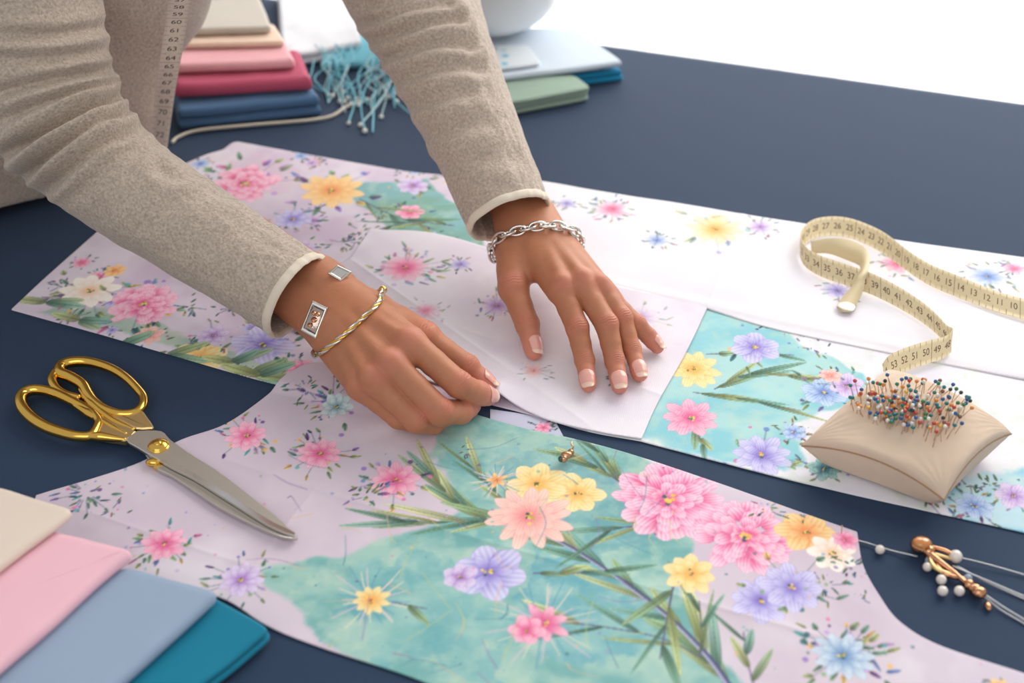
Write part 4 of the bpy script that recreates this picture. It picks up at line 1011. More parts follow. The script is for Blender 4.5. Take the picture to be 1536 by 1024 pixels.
bl2 = plate('blade', [(640, 470), (690, 585), (735, 630), (800, 662), (900, 728), (1000, 795), (1100, 850), (1200, 898), (1300, 940), (1374, 950), (1374, 935), (1290, 880), (1150, 790), (1000, 690), (860, 590), (760, 520), (700, 470)], zs, zs+.0028, m_steel, scis, .0005, 4)
bl1 = plate('blade', [(632, 455), (660, 450), (750, 452), (790, 490), (870, 547), (1020, 642), (1150, 742), (1290, 850), (1345, 905), (1370, 938), (1330, 925), (1240, 885), (1100, 798), (1000, 735), (900, 672), (800, 622), (745, 590), (690, 560), (640, 530), (588, 494)], zs+.0034, zs+.0062, m_steel, scis, .0006, 3)
# ground bevel along the cutting edge
ed = [(1370, 938), (1330, 925), (1240, 885), (1100, 798), (1000, 735), (900, 672), (800, 622), (745, 590)]
a = np.array([P(*Z3(*p), zs+.0063) for p in cr(ed, 6)]); bpt = np.array([P(*Z3(p[0]+8*f, p[1]-22*f), zs+.0064) for p, f in zip(cr(ed, 6), np.sin(np.linspace(0.02, 1, len(a))*math.pi)**.3)])
V = np.vstack([a, bpt]); n = len(a); Q = [(i, i+1, n+i+1, n+i) for i in range(n-1)]
mk('ground_edge', [(V, np.array(Q), np.zeros((0, 3), int))], m_edge, bl1)
plate('tang', [(565, 495), (480, 482), (430, 468), (448, 455), (470, 420), (462, 375), (520, 400), (575, 425), (632, 452), (588, 494)], zs+.0012, zs+.0062, m_goldf, scis, .001, 2)
plate('tang', [(632, 440), (580, 415), (520, 380), (470, 340), (500, 345), (560, 362), (620, 368), (655, 352), (680, 380), (715, 432), (690, 440)], zs+.0012, zs+.0066, m_goldf, scis, .001, 2)
zh = .0085
loopA = [(662, 340), (668, 300), (640, 258), (585, 205), (520, 165), (440, 138), (370, 130), (310, 138), (280, 158), (285, 185), (330, 205), (385, 240), (412, 285), (440, 320), (490, 355), (560, 375), (625, 370)]
loopB = [(452, 440), (458, 405), (420, 362), (345, 320), (260, 280), (185, 262), (128, 268), (98, 298), (105, 345), (150, 395), (215, 435), (290, 462), (360, 478), (420, 476)]
def rr(n, lo, hi, ph): t = np.linspace(0, 2*np.pi, n, endpoint=False); return lo+(hi-lo)*(.5+.5*np.cos(t-ph))
for lp, ph in ((loopA, 3.4), (loopB, 3.6)):
    c = np.array([P(x, y, zh) for x, y in cr([Z3(*p) for p in lp], 14, True)])
    mk('finger_loop', [tube(c, rr(len(c), .0036, .0048, ph), 18, True)], m_gold, scis)
c = np.array([P(x, y, .0075) for x, y in cr([Z3(*p) for p in [(262, 182), (243, 215), (262, 255), (310, 285), (372, 300)]], 12)])
mk('finger_rest', [tube(c, np.linspace(.0044, .003, len(c)), 14)], m_gold, scis)
for st_ in ([(372, 258), (430, 330), (520, 400), (625, 448)], [(345, 330), (410, 370), (470, 405), (590, 470)], [(380, 478), (460, 480), (530, 488), (585, 494)]):
    c = np.array([P(x, y, .0085) for x, y in cr([Z3(*p) for p in st_], 12)]); mk('shank', [tube(c, np.interp(np.linspace(0, 1, len(c)), [0, .35, 1], [.0022, .0040, .0014]), 14)], m_gold, scis)
pv = P(*Z3(738, 524), zs+.0062); a = np.linspace(0, math.pi/2, 8)
mk('pivot_screw', [lathe([(.0078, 0), (.0078, .0008)]+[(.0072*math.cos(t)+1e-5, .0008+.0030*math.sin(t)) for t in a], 40, pv), ball(pv+np.array([0, 0, .0032]), .0030, 12, (1, 1, .5))], m_gold, scis)
pn = P(*Z3(715, 600), zs+.002); mk('pivot_nut', [ball(pn, .0040, 12, (1.5, .9, .8)), ball(P(*Z3(740, 622), zs+.001), .0034, 12, (1.3, .9, .7))], m_gold, scis)

# ------------------------------------------------------------------ pincushion
m_linen = mat('natural linen', srgb(236, 212, 188), rough=.9, spec=.2, bump=.45, bscale=700, weave=True, sheen=.15, var=.04, vscale=60)
m_seam = mat('seam thread', srgb(176, 138, 104), rough=.9)
zc = .0225
cl, ct, cr_, cb = P(1203, 668, zc), P(1331, 556, .036), P(1517, 650, zc+.002), P(1416, 749, zc-.004)
base0 = zD(*[np.array([v]) for v in ((cl+cr_)/2)[:2]])[0]
nn = 90; g = np.sin(np.linspace(-1, 1, nn)*math.pi/2); U, Vv = np.meshgrid(g, g)
def cush(U, Vv, top):
    pin = .075
    u2 = U*(1-pin*(1-Vv**2)*np.abs(U)**3); v2 = Vv*(1-pin*(1-U**2)*np.abs(Vv)**3)
    a, b = (u2+1)/2, (v2+1)/2
    p = (1-a)[..., None]*(1-b)[..., None]*cl+a[..., None]*(1-b)[..., None]*cb+a[..., None]*b[..., None]*cr_+(1-a)[..., None]*b[..., None]*ct
    hgt = ((1-np.abs(U)**2.4).clip(0)*(1-np.abs(Vv)**2.4).clip(0))**.42
    wr = .0008*np.sin(np.arctan2(Vv-1, U-1)*30)*np.exp(-((U-1)**2+(Vv-1)**2)/.25)+.0008*np.sin(np.arctan2(Vv+1, U+1)*30)*np.exp(-((U+1)**2+(Vv+1)**2)/.25)+.0009*np.sin(np.arctan2(Vv+1, U-1)*22)*np.exp(-((U-1)**2+(Vv+1)**2)/.3)
    wr = wr+.0016*(fbm(U*3+5, Vv*3+5, 4, 3)-.5)
    p[..., 2] += .009*((1-Vv**2)*np.abs(U)**6+(1-U**2)*np.abs(Vv)**6)
    if top: p[..., 2] += .020*hgt+wr*hgt
    else:
        lo = p[..., 2]-.042*hgt+wr*hgt; p[..., 2] = np.maximum(lo, .0062+0*lo)
    return p
top = cush(U, Vv, True); bot = cush(U, Vv, False)
i = np.arange(nn-1)[:, None]; j = np.arange(nn-1)[None]; Qc = np.stack([i*nn+j, i*nn+j+1, (i+1)*nn+j+1, (i+1)*nn+j], -1).reshape(-1, 4)
pcu = thing('pincushion', (cl+cr_)/2*np.array([1, 1, 0])+np.array([0, 0, .006]), 'square natural linen pincushion bristling with coloured pins', 'pincushion')
mk('cushion_body', [(top.reshape(-1, 3), Qc), (bot.reshape(-1, 3), Qc[:, ::-1])], m_linen, pcu)
edge = np.vstack([top[0, :-1], top[:-1, -1], top[-1, :0:-1], top[:0:-1, 0]])+np.array([0, 0, -.0004])
mk('seam', [tube(edge, .0007, 6, True)], m_seam, pcu)
# pins
cols = dict(teal=(14, 120, 125), green=(30, 130, 80), orange=(226, 140, 50), red=(196, 66, 50), white=(232, 228, 218), blue=(34, 88, 150), black=(44, 44, 50), brown=(130, 84, 60), yellow=(232, 186, 60))
m_shaft = mat('pin steel', srgb(205, 170, 140), rough=.3, metal=.9)
hm = {k: mat(k+' glass pin head', srgb(*v), rough=.18, coat=.4) for k, v in cols.items()}
LP = 0.019
pin_me = {}
for k in cols:
    V1, f1 = join([tube([(0, 0, -.005), (0, 0, LP)], .00032, 6), ball((0, 0, LP), .0015, 9)])
    nf0 = 6*1; me = mesh_np('pin', V1, f1, [m_shaft, hm[k]]); 
    zc_ = np.array([p.center[2] for p in me.polygons]); me.polygons.foreach_set('material_index', (zc_ > LP-.0019).astype(np.int32)*1); pin_me[k] = me
tp_px = to_px(top); rp_ = np.random.default_rng(8)
reg = np.array([(1272, 612), (1290, 590), (1330, 582), (1362, 580), (1400, 586), (1440, 600), (1446, 622), (1430, 655), (1398, 672), (1380, 655), (1340, 648), (1302, 632)])
def inpoly(x, y, p):
    c = False
    for k in range(len(p)):
        a, b = p[k-1], p[k]
        if (a[1] > y) != (b[1] > y) and x < (b[0]-a[0])*(y-a[1])/(b[1]-a[1])+a[0]: c = not c
    return c
names = list(cols); wts = np.array([.17, .14, .13, .10, .20, .10, .06, .07, .03]); wts /= wts.sum(); np_ = 0; tries = 0
spots = []
while np_ < 205 and tries < 20000:
    tries += 1
    if np_ < 150: x, y = 1352+rp_.normal()*34, 618+rp_.normal()*15+(rp_.uniform(-1, 1)*4)
    else: x, y = rp_.uniform(1272, 1448), rp_.uniform(575, 675)
    y += (x-1350)*.10
    if not inpoly(x, y, reg): continue
    if any((x-a)**2+(y-b)**2 < (9 if np_ < 150 else 40) for a, b in spots): continue
    spots.append((x, y)); d = (tp_px[..., 0]-x)**2+(tp_px[..., 1]-y)**2; q = np.unravel_index(np.argmin(d), d.shape); b = top[q]
    k = names[rp_.choice(len(names), p=wts)]; deep = rp_.uniform(.0095, .0150) if np_ < 150 else rp_.uniform(.003, .011)
    o = bpy.data.objects.new('pin', pin_me[k]); COL.objects.link(o)
    til = np.array([(x-1355)/95*.35+rp_.normal()*.18, rp_.normal()*.2+.1, 1.0]); rot = Vector(til).to_track_quat('Z', 'Y'); o.rotation_euler = rot.to_euler()
    o.location = Vector(b)-rot@Vector((0, 0, deep))
    tag(o, '%s-headed pin stuck in the linen pincushion' % k, 'pin', '%s-headed pins in the pincushion' % k); np_ += 1
print('DBG pins', np_)

# ------------------------------------------------------------------ measuring tapes
m_tape = mat('cream measuring tape', srgb(226, 208, 168), rough=.5, spec=.4, bump=.15, bscale=1200, weave=True); m_ink = mat('tape ink', srgb(96, 62, 44), rough=.6); m_tape2 = mat('pale measuring tape', srgb(222, 210, 192), rough=.5, bump=.15, bscale=1200)
m_ink2 = mat('black tape ink', srgb(60, 54, 50), rough=.6)
glyph_cache = {}
def glyphs(txt):
    if txt in glyph_cache: return glyph_cache[txt]
    cu = bpy.data.curves.new('t', 'FONT'); cu.body = txt; cu.size = 1; cu.align_x = 'CENTER'; cu.align_y = 'CENTER'; ob = bpy.data.objects.new('t', cu); COL.objects.link(ob)
    bpy.context.view_layer.update(); dg = bpy.context.evaluated_depsgraph_get(); me = bpy.data.meshes.new_from_object(ob.evaluated_get(dg))
    me.calc_loop_triangles(); V = np.array([v.co[:2] for v in me.vertices]); T = np.array([t.vertices[:] for t in me.loop_triangles])
    bpy.data.objects.remove(ob); bpy.data.curves.remove(cu); bpy.data.meshes.remove(me); glyph_cache[txt] = (V, T); return V, T
def tape(bot, top_, par_name, label, m, ink, W=.0195, start=1, step=.0112, unit=.0105, flip=1, cat='tape measure', samp=16, both=True, tipend=None, sz=.0074):
    b = cr(bot, samp); t = cr(top_, samp); L = np.concatenate([[0], np.cumsum(np.linalg.norm(np.diff((b+t)/2, axis=0), axis=1))]); n = int(L[-1]/.0015); s = np.linspace(0, L[-1], n)
    b = np.stack([np.interp(s, L, b[:, k]) for k in range(3)], -1); t = np.stack([np.interp(s, L, t[:, k]) for k in range(3)], -1)
    ker = np.hanning(9); ker /= ker.sum()
    def smth(a): p = np.pad(a, ((4, 4), (0, 0)), 'edge'); return np.stack([np.convolve(p[:, k], ker, 'valid') for k in range(3)], -1)
    b = smth(b); dw = smth(nrm(t-b)); dw = nrm(dw); t = b+dw*W; T_ = nrm(np.gradient((b+t)/2, axis=0)); Nn = nrm(np.cross(T_, dw))
    th = .00028
    def at(sv, wv, off):
        i = np.clip(sv/(L[-1])*(n-1), 0, n-1.001); k = np.floor(i).astype(int); f = (i-k)[..., None]
        bb = b[k]*(1-f)+b[k+1]*f; dd = dw[k]*(1-f)+dw[k+1]*f; nn_ = Nn[k]*(1-f)+Nn[k+1]*f; return bb+dd*wv[..., None]*W+nn_*off
    nw = 6; S, Wg = np.meshgrid(s, np.linspace(0, 1, nw), indexing='ij')
    A = at(S, Wg, th).reshape(-1, 3); B = at(S, Wg, -th).reshape(-1, 3)
    i = np.arange(n-1)[:, None]; j = np.arange(nw-1)[None]; q = np.stack([i*nw+j, i*nw+j+1, (i+1)*nw+j+1, (i+1)*nw+j], -1).reshape(-1, 4); o_ = len(A)
    side = []
    for jj in (0, nw-1):
        k = np.arange(n-1)*nw+jj; side.append(np.stack([k, k+nw, k+nw+o_, k+o_], -1))
    for ii in (0, n-1):
        k = ii*nw+np.arange(nw-1); side.append(np.stack([k, k+1, k+1+o_, k+o_], -1))
    Q = np.vstack([q[:, ::-1], q+o_]+side)
    root = thing(par_name, b[0], label, cat); mk('tape_band', [(np.vstack([A, B]), Q)], m, root)
    parts = []
    def quad(s0, s1, w0, w1, off):
        k = max(1, int((w1-w0)*5)); ww = np.linspace(w0, w1, k+1); V = np.vstack([at(np.full(k+1, s0), ww, off), at(np.full(k+1, s1), ww, off)])
        parts.append((V, np.array([(a, a+1, k+1+a+1, k+1+a) for a in range(k)])))
    tx = []; rotg = sz > .008
    for sd in ((1, -1) if both else (flip,)):
        off = sd*(th+.00008); x = step*.4; num = start
        while x < L[-1]-step*.6:
            quad(x-.00018, x+.00018, .0, 1.0 if num % 5 == 0 else .26, off); quad(x-.00016, x+.00016, .76, 1, off)
            quad(x+step/2-.00012, x+step/2+.00012, .84, 1, off)
            quad(x+step/2-.00012, x+step/2+.00012, 0, .16, off)
            V, T = glyphs(str(num)); u, v = V[:, 0]*sd*flip, V[:, 1]
            if rotg: u, v = V[:, 1]*-1.0, V[:, 0]*sd*-flip*.85
            tx.append((at(np.clip(x+step/2+u*sz*.95, 0, L[-1]), .5+v*sz/W*1.15, off), np.zeros((0, 4), int), T)); x += step; num += 1
    V, f = join(parts); mkk = add_obj('markings', mesh_np('markings', V, f, [ink], False), root)
    V, f = join(tx); add_obj('numbers', mesh_np('numbers', V, f, [ink], False), root)
    return root, at, L[-1], b, t
def Z4(x, y): return (1160+x*.27345, 290+y*.27344)
def B4(x, y, z=.0062): return P(*Z4(x, y), z)
zt_ = .0185
path = [((1460, 715), (1460, 545)), ((1375, 690), (1375, 532)), ((1200, 640), (1210, 488)), ((1000, 565), (1010, 440)), ((850, 500), (860, 372)), ((740, 430), (745, 308)), ((600, 330), (620, 215)), ((500, 275), (520, 155)), ((400, 240), (410, 122)), ((300, 232), (310, 112)), ((215, 250), (220, 132)),
        ((165, 295), (165, 175)), ((148, 345), (150, 225)), ((185, 410), (182, 290)), ((270, 460), (270, 338)), ((400, 505), (400, 385)), ((550, 560), (548, 440)), ((700, 635), (700, 500)), ((820, 710), (815, 560)), ((905, 780), (895, 620)), ((955, 840), (948, 680)), ((975, 868), (985, 745)), ((930, 905), (945, 775)),
        ((840, 935), (840, 805)), ((740, 970), (735, 842)), ((660, 1010), (640, 905)), ((615, 1042), (600, 960))]
bo = [B4(*a) for a, _ in path]; to = [B4(b_[0], b_[1], .0185 if k < 22 else (.0175 if k < 25 else (.014 if k < 26 else .008))) for k, (_, b_) in enumerate(path)]
r1, at1, L1, b1, t1 = tape(bo, to, 'tape_measure', 'cream tape measure curling on edge across the white sheet and under the pincushion', m_tape, m_ink, start=9)
# the short free end with its metal tip, looping inside the curl
path2 = [((210, 330, .0062), (205, 262, .0185)), ((300, 330, .0062), (300, 247, .0185)), ((400, 365, .0062), (405, 252, .0185)), ((465, 392, .0085), (495, 292, .0195)), ((478, 412, .0150), (526, 350, .0215)), ((468, 450, .0200), (520, 420, .0228)),
         ((432, 508, .0145), (503, 480, .0180)), ((382, 565, .0095), (488, 545, .0115)), ((354, 615, .0068), (455, 608, .0078)), ((366, 648, .0062), (420, 650, .0064))]
bo = [B4(*a_) for a_, _ in path2]; to = [B4(*b_) for _, b_ in path2]
b2 = cr(bo, 12); t2 = cr(to, 12); V = np.vstack([b2, t2]); n = len(b2)
Nn = nrm(np.cross(nrm(np.gradient(b2, axis=0)), nrm(t2-b2)))*.00035; V = np.vstack([b2+Nn, t2+Nn, b2-Nn, t2-Nn])
Q = [(i, i+1, n+i+1, n+i) for i in range(n-1)]+[(2*n+i, 3*n+i, 3*n+i+1, 2*n+i+1) for i in range(n-1)]+[(i, 2*n+i, 2*n+i+1, i+1) for i in range(n-1)]+[(n+i, n+i+1, 3*n+i+1, 3*n+i) for i in range(n-1)]+[(0, n, 3*n, 2*n), (n-1, 3*n-1, 4*n-1, 2*n-1)]
mk('tape_end', [(V, np.array(Q))], m_tape, r1)
tc = P(*Z4(396, 628), .0070); td = nrm(P(*Z4(370, 655), .006)-P(*Z4(430, 560), .006)); tn = np.array([-td[1], td[0], 0])
mk('metal_tip', [tube([tc-td*.008, tc-td*.004, tc, tc+td*.0035, tc+td*.005], [.0072, .0076, .0076, .0066, .003], 16, flat=((0, 0, 1), .18))], mat('brushed tin', srgb(200, 190, 170), rough=.35, metal=.6), r1)
# tape hanging from the neck
hb = [(222, 238, .030), (232, 150, .10), (240, 90, .155), (250, 20, .215), (262, -60, .29), (278, -160, .37)]
ht = [(252, 242, .030), (262, 152, .10), (270, 90, .155), (281, 20, .215), (294, -60, .29), (312, -160, .37)]
hx = [nk+np.array([.035, -.10, -.05]), nk+np.array([-.01, -.065, .015])]; hy = [nk+np.array([.055, -.09, -.05]), nk+np.array([.015, -.062, .025])]
tape([P(*q) for q in hb][::-1] if False else hx[::-1]+[P(*q) for q in hb][::-1], hy[::-1]+[P(*q) for q in ht][::-1], 'tape_measure', 'pale tape measure hanging down from the neck in front of the cardigan', m_tape2, m_ink2, W=.0185, start=20, flip=-1, sz=.0095, step=.0140)

# ------------------------------------------------------------------ beads, brooch, wires
m_pearl = mat('pearl', srgb(232, 222, 214), rough=.18, spec=.6, coat=.6); m_rose = mat('rose gold', srgb(214, 158, 120), rough=.2, metal=1.0); m_amber = mat('amber crystal', srgb(205, 130, 56), rough=.08, spec=.8, coat=1.0)
prl = [(1320, 824, 6.2, 'white pearl bead threaded near the corner of the floral piece'), (1391, 850, 6.0, 'white pearl bead touching the gold brooch pin'), (1412, 869, 6.6, 'white pearl bead in the middle of the loose group by the brooch'), (1414, 886, 6.6, 'white pearl bead lowest in the loose group by the brooch'), (1439, 886, 6.6, 'white pearl bead right beside the brooch stem')]
for x, y, r, lab in prl:
    rr_ = r/1900; c = P(x, y, rr_+.0003); o = mk('pearl_bead', [ball(c, rr_, 16)], m_pearl); tag(o, lab, 'bead', 'loose pearl beads beside the brooch')
o = mk('seed_bead', [ball(P(1482, 909, .0022), .0022, 10, (1, 1.7, .9))], m_rose); tag(o, 'tiny rose gold drop bead at the lower end of the brooch', 'bead')
def Z5(x, y): return (1060+x*.3099, 760+y*.3099)
def q5(x, y, z): return P(*Z5(x, y), z)
br = thing('brooch', q5(1150, 270, 0), 'ornate rose gold brooch pin with an amber stone lying on the navy cloth', 'brooch')
mk('stem', [tube(cr([q5(1030, 190, .006), q5(1120, 260, .006), q5(1200, 320, .005), q5(1270, 380, .005), q5(1335, 430, .005)], 8), np.interp(np.linspace(0, 1, 33), [0, .3, .6, 1], [.0032, .0022, .0016, .003]), 12)], m_rose, br)
mk('setting', [ball(q5(1040, 185, .0065), .0068, 14, (1.15, 1, .85)), ball(q5(1075, 215, .006), .0045, 12)], m_rose, br)
mk('stone', [ball(q5(1042, 172, .0122), .0052, 8, (1.2, 1, .6))], m_amber, br)
for a_, b_, c_, z in [((1060, 200), (1100, 290), (1185, 330), .004), ((1070, 190), (1150, 210), (1205, 240), .006), ((1075, 225), (1120, 235), (1210, 262), .004), ((1085, 250), (1150, 320), (1250, 350), .003)]:
    mk('wire_petal', [tube(cr([q5(*a_, z), q5(*b_, z+.002), q5(*c_, z)], 8), .0017, 8)], m_rose if z != .004 else m_goldf, br)
mk('collar', [ball(q5(1270, 375, .005), .0036, 12), ball(q5(1320, 415, .005), .0042, 12, (1.2, 1, 1)), ball(q5(1300, 400, .004), .004, 12)], m_rose, br)
mk('pearl_end', [ball(q5(1205, 240, .006), .0046, 14)], m_pearl, br); mk('crystal', [ball(q5(1080, 262, .0035), .0034, 8), ball(q5(1265, 345, .003), .003, 8)], mat('blue grey crystal', srgb(150, 170, 190), rough=.1, coat=.8), br)
m_wire = mat('silver beading wire', srgb(190, 190, 190), rough=.3, metal=.9)
def wire(pts, lab):
    o = mk('beading_wire', [tube(cr([q5(*p) for p in pts], 10), .00055, 6)], m_wire); tag(o, lab, 'wire', 'fine beading wires by the brooch'); return o
wire([(735, 163, .0028), (790, 178, .002), (840, 195, .0030), (900, 212, .0018), (1020, 240, .004)], 'fine silver wire running from the floral corner through a pearl to the brooch')
wire([(1215, 243, .005), (1350, 275, .003), (1536, 328, .0015), (1640, 360, .001)], 'uppermost silver wire leading from the brooch to the right')
wire([(1190, 285, .005), (1330, 345, .003), (1536, 432, .0015), (1640, 480, .001)], 'upper of the middle two silver wires leading right from the brooch'); wire([(1210, 285, .004), (1340, 355, .002), (1536, 445, .001), (1640, 495, .001)], 'lower of the middle two silver wires leading right from the brooch')
wire([(1335, 415, .005), (1430, 480, .003), (1536, 545, .0015), (1640, 612, .001)], 'upper wire of the lowest pair leading from the brooch end'); wire([(1335, 425, .004), (1420, 495, .002), (1536, 565, .001), (1640, 640, .001)], 'lower wire of the lowest pair leading from the brooch end')
# small charm pin on the front fabric and a pin at its corner
ch = thing('charm_pin', P(848, 682, .006), 'tiny gold charm with a green stone pinned to the edge of the teal print', 'pin')
mk('gold_body', [ball(P(850, 682, .0075), .0034, 10, (1.3, .9, .8)), ball(P(856, 678, .0078), .0026, 10), ball(P(846, 688, .007), .0028, 10)], m_rose, ch); mk('hook', [tube(cr([P(857, 676, .008), P(860, 670, .011), P(857, 666, .012), P(858, 662, .012)], 6), .0006, 6)], m_rose, ch)
mk('stone', [ball(P(842, 688, .007), .0026, 8)], mat('dark green glass', srgb(20, 70, 60), rough=.1, coat=.8), ch)
o = mk('straight_pin', [tube([P(1262, 800, .0035), P(1263, 790, .0075)], .0004, 6), ball(P(1263, 789, .0078), .0008, 6)], m_shaft); tag(o, 'small steel pin standing at the right corner of the near floral piece', 'pin')

# ------------------------------------------------------------------ jewellery on the wrists
def ring_on(f, c, axis, up0, n, gap, a0=0, a1=2*math.pi):
    """points around a wrist, just off the skin"""
    axis = nrm(axis); u = nrm(up0-axis*(up0@axis)); w = np.cross(axis, u); th = np.linspace(a0, a1, n, endpoint=abs(a1-a0) < 6.28); out = []
    for t in th:
        d = u*math.cos(t)+w*math.sin(t); rr_ = np.linspace(.004, .055, 200); s_ = f.sample(c+rr_[:, None]*d); k = np.nonzero(s_ > gap)[0]; out.append(c+d*rr_[k[0] if len(k) else -1])
    p = np.array(out); return p, th
m_silver = mat('polished silver', srgb(226, 222, 214), rough=.14, metal=1.0)
axR = nrm(P(762, 378, .05)-P(838, 352, .052)); 
cR_ = P(797, 372, .046); axisR = nrm(np.array([.10, -1.0, -.28]))
pr, th = ring_on(fR, cR_, axisR, np.array([0, 0, 1.]), 160, .0024)
p = np.vstack([pr, pr[:1]]); L = np.concatenate([[0], np.cumsum(np.linalg.norm(np.diff(p, axis=0), axis=1))]); NL = 24
brc = thing('chain_bracelet', cR_, 'chunky silver chain bracelet around the wrist of the flat hand', 'bracelet')
for k in range(NL):
    s0 = L[-1]*k/NL; s1 = L[-1]*(k+1)/NL; f = lambda s: np.array([np.interp(s % L[-1], L, p[:, q]) for q in range(3)])
    a, b = f(s0), f(s1); mid = f((s0+s1)/2); t = nrm(b-a); out = nrm(mid-cR_); out = nrm(out-t*(out@t)); sd = np.cross(t, out)
    tw = .75 if k % 2 else -.55; w1 = sd*math.cos(tw)+out*math.sin(tw); hl = L[-1]/NL*.80; hw = .0036 if k % 2 else .0042
    tt = np.linspace(0, 2*np.pi, 26, endpoint=False); loop = mid+out*.0006+t*(hl*np.cos(tt))[:, None]+w1*(hw*np.sin(tt))[:, None]
    mk('link', [tube(loop, .00125, 9, True)], m_silver, brc)
# rope bracelet on the other wrist
cL_b = P(529, 474, .043); axisL = nrm(np.cross(nrm(P(577, 432, .05)-P(483, 514, .05)), nrm(CAM-cL_b))); axisL = nrm(axisL*np.sign(axisL@(Lh['middle'][0]-Lw))-.12*nrm(CAM-cL_b))
prl2, th = ring_on(fL, cL_b, axisL, np.array([0, 0, 1.]), 200, .0014)
pp2 = to_px(prl2); ok = None
rope = thing('rope_bracelet', cL_b, 'twisted gold and silver rope bracelet with a ball end on the pinching hand', 'bracelet')
n = len(prl2); t = nrm(np.roll(prl2, -1, 0)-np.roll(prl2, 1, 0)); out = nrm(prl2-cL_b); out = nrm(out-t*(out*t).sum(1)[:, None]); sd = np.cross(t, out)
PR = np.vstack([prl2]*1); ss = np.linspace(0, 1, 900, endpoint=False); idx = ss*n
def ip(A): i0 = np.floor(idx).astype(int) % n; f_ = (idx-np.floor(idx))[:, None]; return A[i0]*(1-f_)+A[(i0+1) % n]*f_
pb_, ob, sb = ip(prl2), nrm(ip(out)), nrm(ip(sd))
for k, (m_, r_) in enumerate(((m_silver, .00115), (m_gold, .0009), (m_silver, .00115), (m_gold, .0009))):
    ph = ss*2*np.pi*13+k*math.pi/2; c = pb_+ob*(.0009+.0010*np.cos(ph))[:, None]+sb*(.0012*np.sin(ph))[:, None]; mk('strand', [tube(c, r_, 8, True)], m_, rope)
d = np.hypot(pp2[:, 0]-577, pp2[:, 1]-430); k = int(np.argmin(d)); mk('ball_end', [ball(prl2[k]+out[k]*.001, .0034, 12)], m_gold, rope)
d = np.hypot(pp2[:, 0]-484, pp2[:, 1]-515); k = int(np.argmin(d)); mk('ball_end', [ball(prl2[k]+out[k]*.001, .0026, 12)], m_gold, rope)
# two rectangular plates
def on_skin(f, x, y, z0=.11, z1=.0):
    for z in np.linspace(z0, z1, 600):
        q = P(x, y, z)
        if f.sample(q) < 0: return q
    return P(x, y, .06)
INNER = []
def plate_on(f, quad, th, m, nm, lab, inset):
    c4 = [on_skin(f, *q) for q in quad]; c = sum(c4)/4; e = .0015
    g = nrm(np.array([f.sample(c+np.eye(3)[q]*e)-f.sample(c-np.eye(3)[q]*e) for q in range(3)]))
    g = nrm(g*.45+nrm(CAM-c)*.55)
    def onp(x, y, off):
        d = FW+RT*((x-768)/F)+UP*((512-y)/F); return CAM+d*(((c+g*off-CAM)@g)/(d@g))
    off = -.004
    while off < .02:
        o0 = np.array([onp(*q, off) for q in quad]); test = np.vstack([o0, o0.mean(0)[None], (o0+np.roll(o0, 1, 0))/2])
        if (f.sample(test) > .0003).mean() > .75: break
        off += .0004
    o0 = np.array([onp(*q, off) for q in quad]); ce = o0.mean(0)
    V = np.vstack([o0, o0+g*th, ce+(o0-ce)*.9+g*(th+.0006), ce+(o0-ce)*inset+g*(th+.0006), ce+(o0-ce)*(inset-.06)+g*(th-.0004)])
    INNER.append(V[16:20].copy())
    Q = []
    for r in range(4):
        for k in range(4): Q.append((r*4+k, r*4+(k+1) % 4, (r+1)*4+(k+1) % 4, (r+1)*4+k))
    Q += [(16, 17, 18, 19), (3, 2, 1, 0)]
    if np.dot(np.cross(o0[1]-o0[0], o0[2]-o0[0]), g) < 0: pass
    root = thing(nm, c, lab, 'bracelet'); me = bpy.data.meshes.new('plate'); me.from_pydata([tuple(v) for v in V], [], Q); me.materials.append(m); ob_ = add_obj('plate', me, root)
    import bmesh
    bm = bmesh.new(); bm.from_mesh(me); bmesh.ops.recalc_face_normals(bm, faces=bm.faces); bm.to_mesh(me); bm.free()
    bv = ob_.modifiers.new('b', 'BEVEL'); bv.width = .0003; bv.segments = 2
    return root, c, g, c4
r_, c_, g_, q_ = plate_on(fL, [(491, 411), (505, 398), (528, 409), (511, 423)], .0018, m_silver, 'bracelet_plate', 'small square silver plate worn on the upper side of the wrist near the cuff', .72)
m_dsil = mat('smoky silver relief', srgb(190, 170, 158), rough=.16, metal=1.0, bump=1.0, bscale=160)
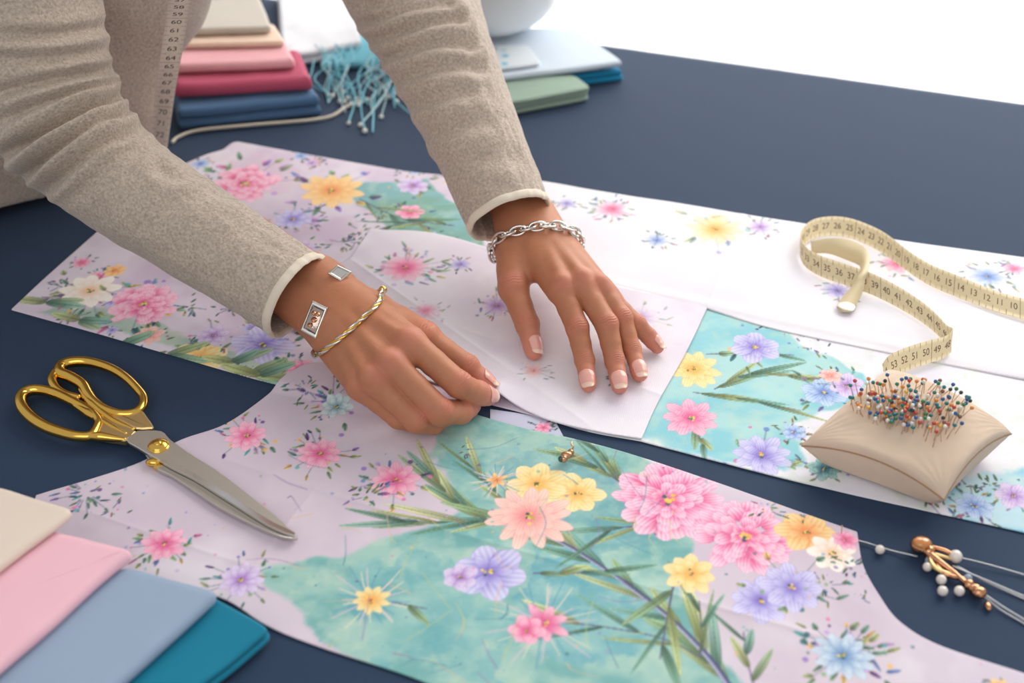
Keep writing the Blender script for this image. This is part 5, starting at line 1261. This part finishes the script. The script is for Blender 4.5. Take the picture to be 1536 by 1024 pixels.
r2_, c2_, g2_, q2_ = plate_on(fL, [(452, 496), (470, 451), (493, 462), (475, 509)], .0022, m_silver, 'bracelet_plate', 'long rectangular engraved silver plate worn on the lower side of the wrist', .78)
I4 = r2_['inner'] if False else INNER[-1]; ce = I4.mean(0)
pan = np.vstack([ce+(I4-ce)*.97+g2_*.0004, ce+(I4-ce)*.90+g2_*.0009]); mk('engraved_panel', [(pan, np.array([(0, 1, 5, 4), (1, 2, 6, 5), (2, 3, 7, 6), (3, 0, 4, 7), (4, 5, 6, 7)]))], m_dsil, r2_)
e1 = (I4[3]+I4[2]-I4[0]-I4[1])/4; e2 = (I4[1]+I4[2]-I4[0]-I4[3])/4
for nm_, a_, b_, r_0 in (('relief', .55, .3, .0022), ('relief', .5, -.35, .0020), ('relief', .0, .1, .0026), ('relief', -.55, -.2, .0022)):
    mk(nm_, [ball(ce+g2_*.0010+e2*a_*1.0+e1*b_, r_0, 10, (1, 1.2, .6))], m_rose, r2_)
# thin bands that carry the plates round the wrist
for root, c in ((r_, c_), (r2_, c2_)):
    pass
# ------------------------------------------------------------------ light
w = bpy.data.worlds.new('world'); SC.world = w; w.use_nodes = True
bg = w.node_tree.nodes['Background']; bg.inputs[0].default_value = (.97, .975, 1.0, 1); bg.inputs[1].default_value = .50
def area(name, loc, target, size, sy, power, col=(1, 1, 1)):
    l = bpy.data.lights.new(name, 'AREA'); l.shape = 'RECTANGLE'; l.size = size; l.size_y = sy; l.energy = power; l.color = col
    o = bpy.data.objects.new(name, l); COL.objects.link(o); o.location = loc
    o.rotation_euler = (Vector(target)-Vector(loc)).to_track_quat('-Z', 'Y').to_euler(); return o
area('window_daylight', (1.1, 2.2, 1.35), (.1, .8, 0), 2.2, 1.4, 41, (1, .965, .92))
area('window_backlight', (1.1, 3.6, .5), (1.0, 2.7, .2), 3.6, 2.6, 160, (1, 1, 1))
area('room_fill', (-.6, -.9, 1.7), (0, .9, 0), 1.8, 1.4, 11, (1, .97, .95))
SC.view_settings.view_transform = 'Standard'; SC.view_settings.look = 'None'; SC.view_settings.exposure = 0.1; SC.view_settings.gamma = 1; SC.view_settings.use_curve_mapping = False
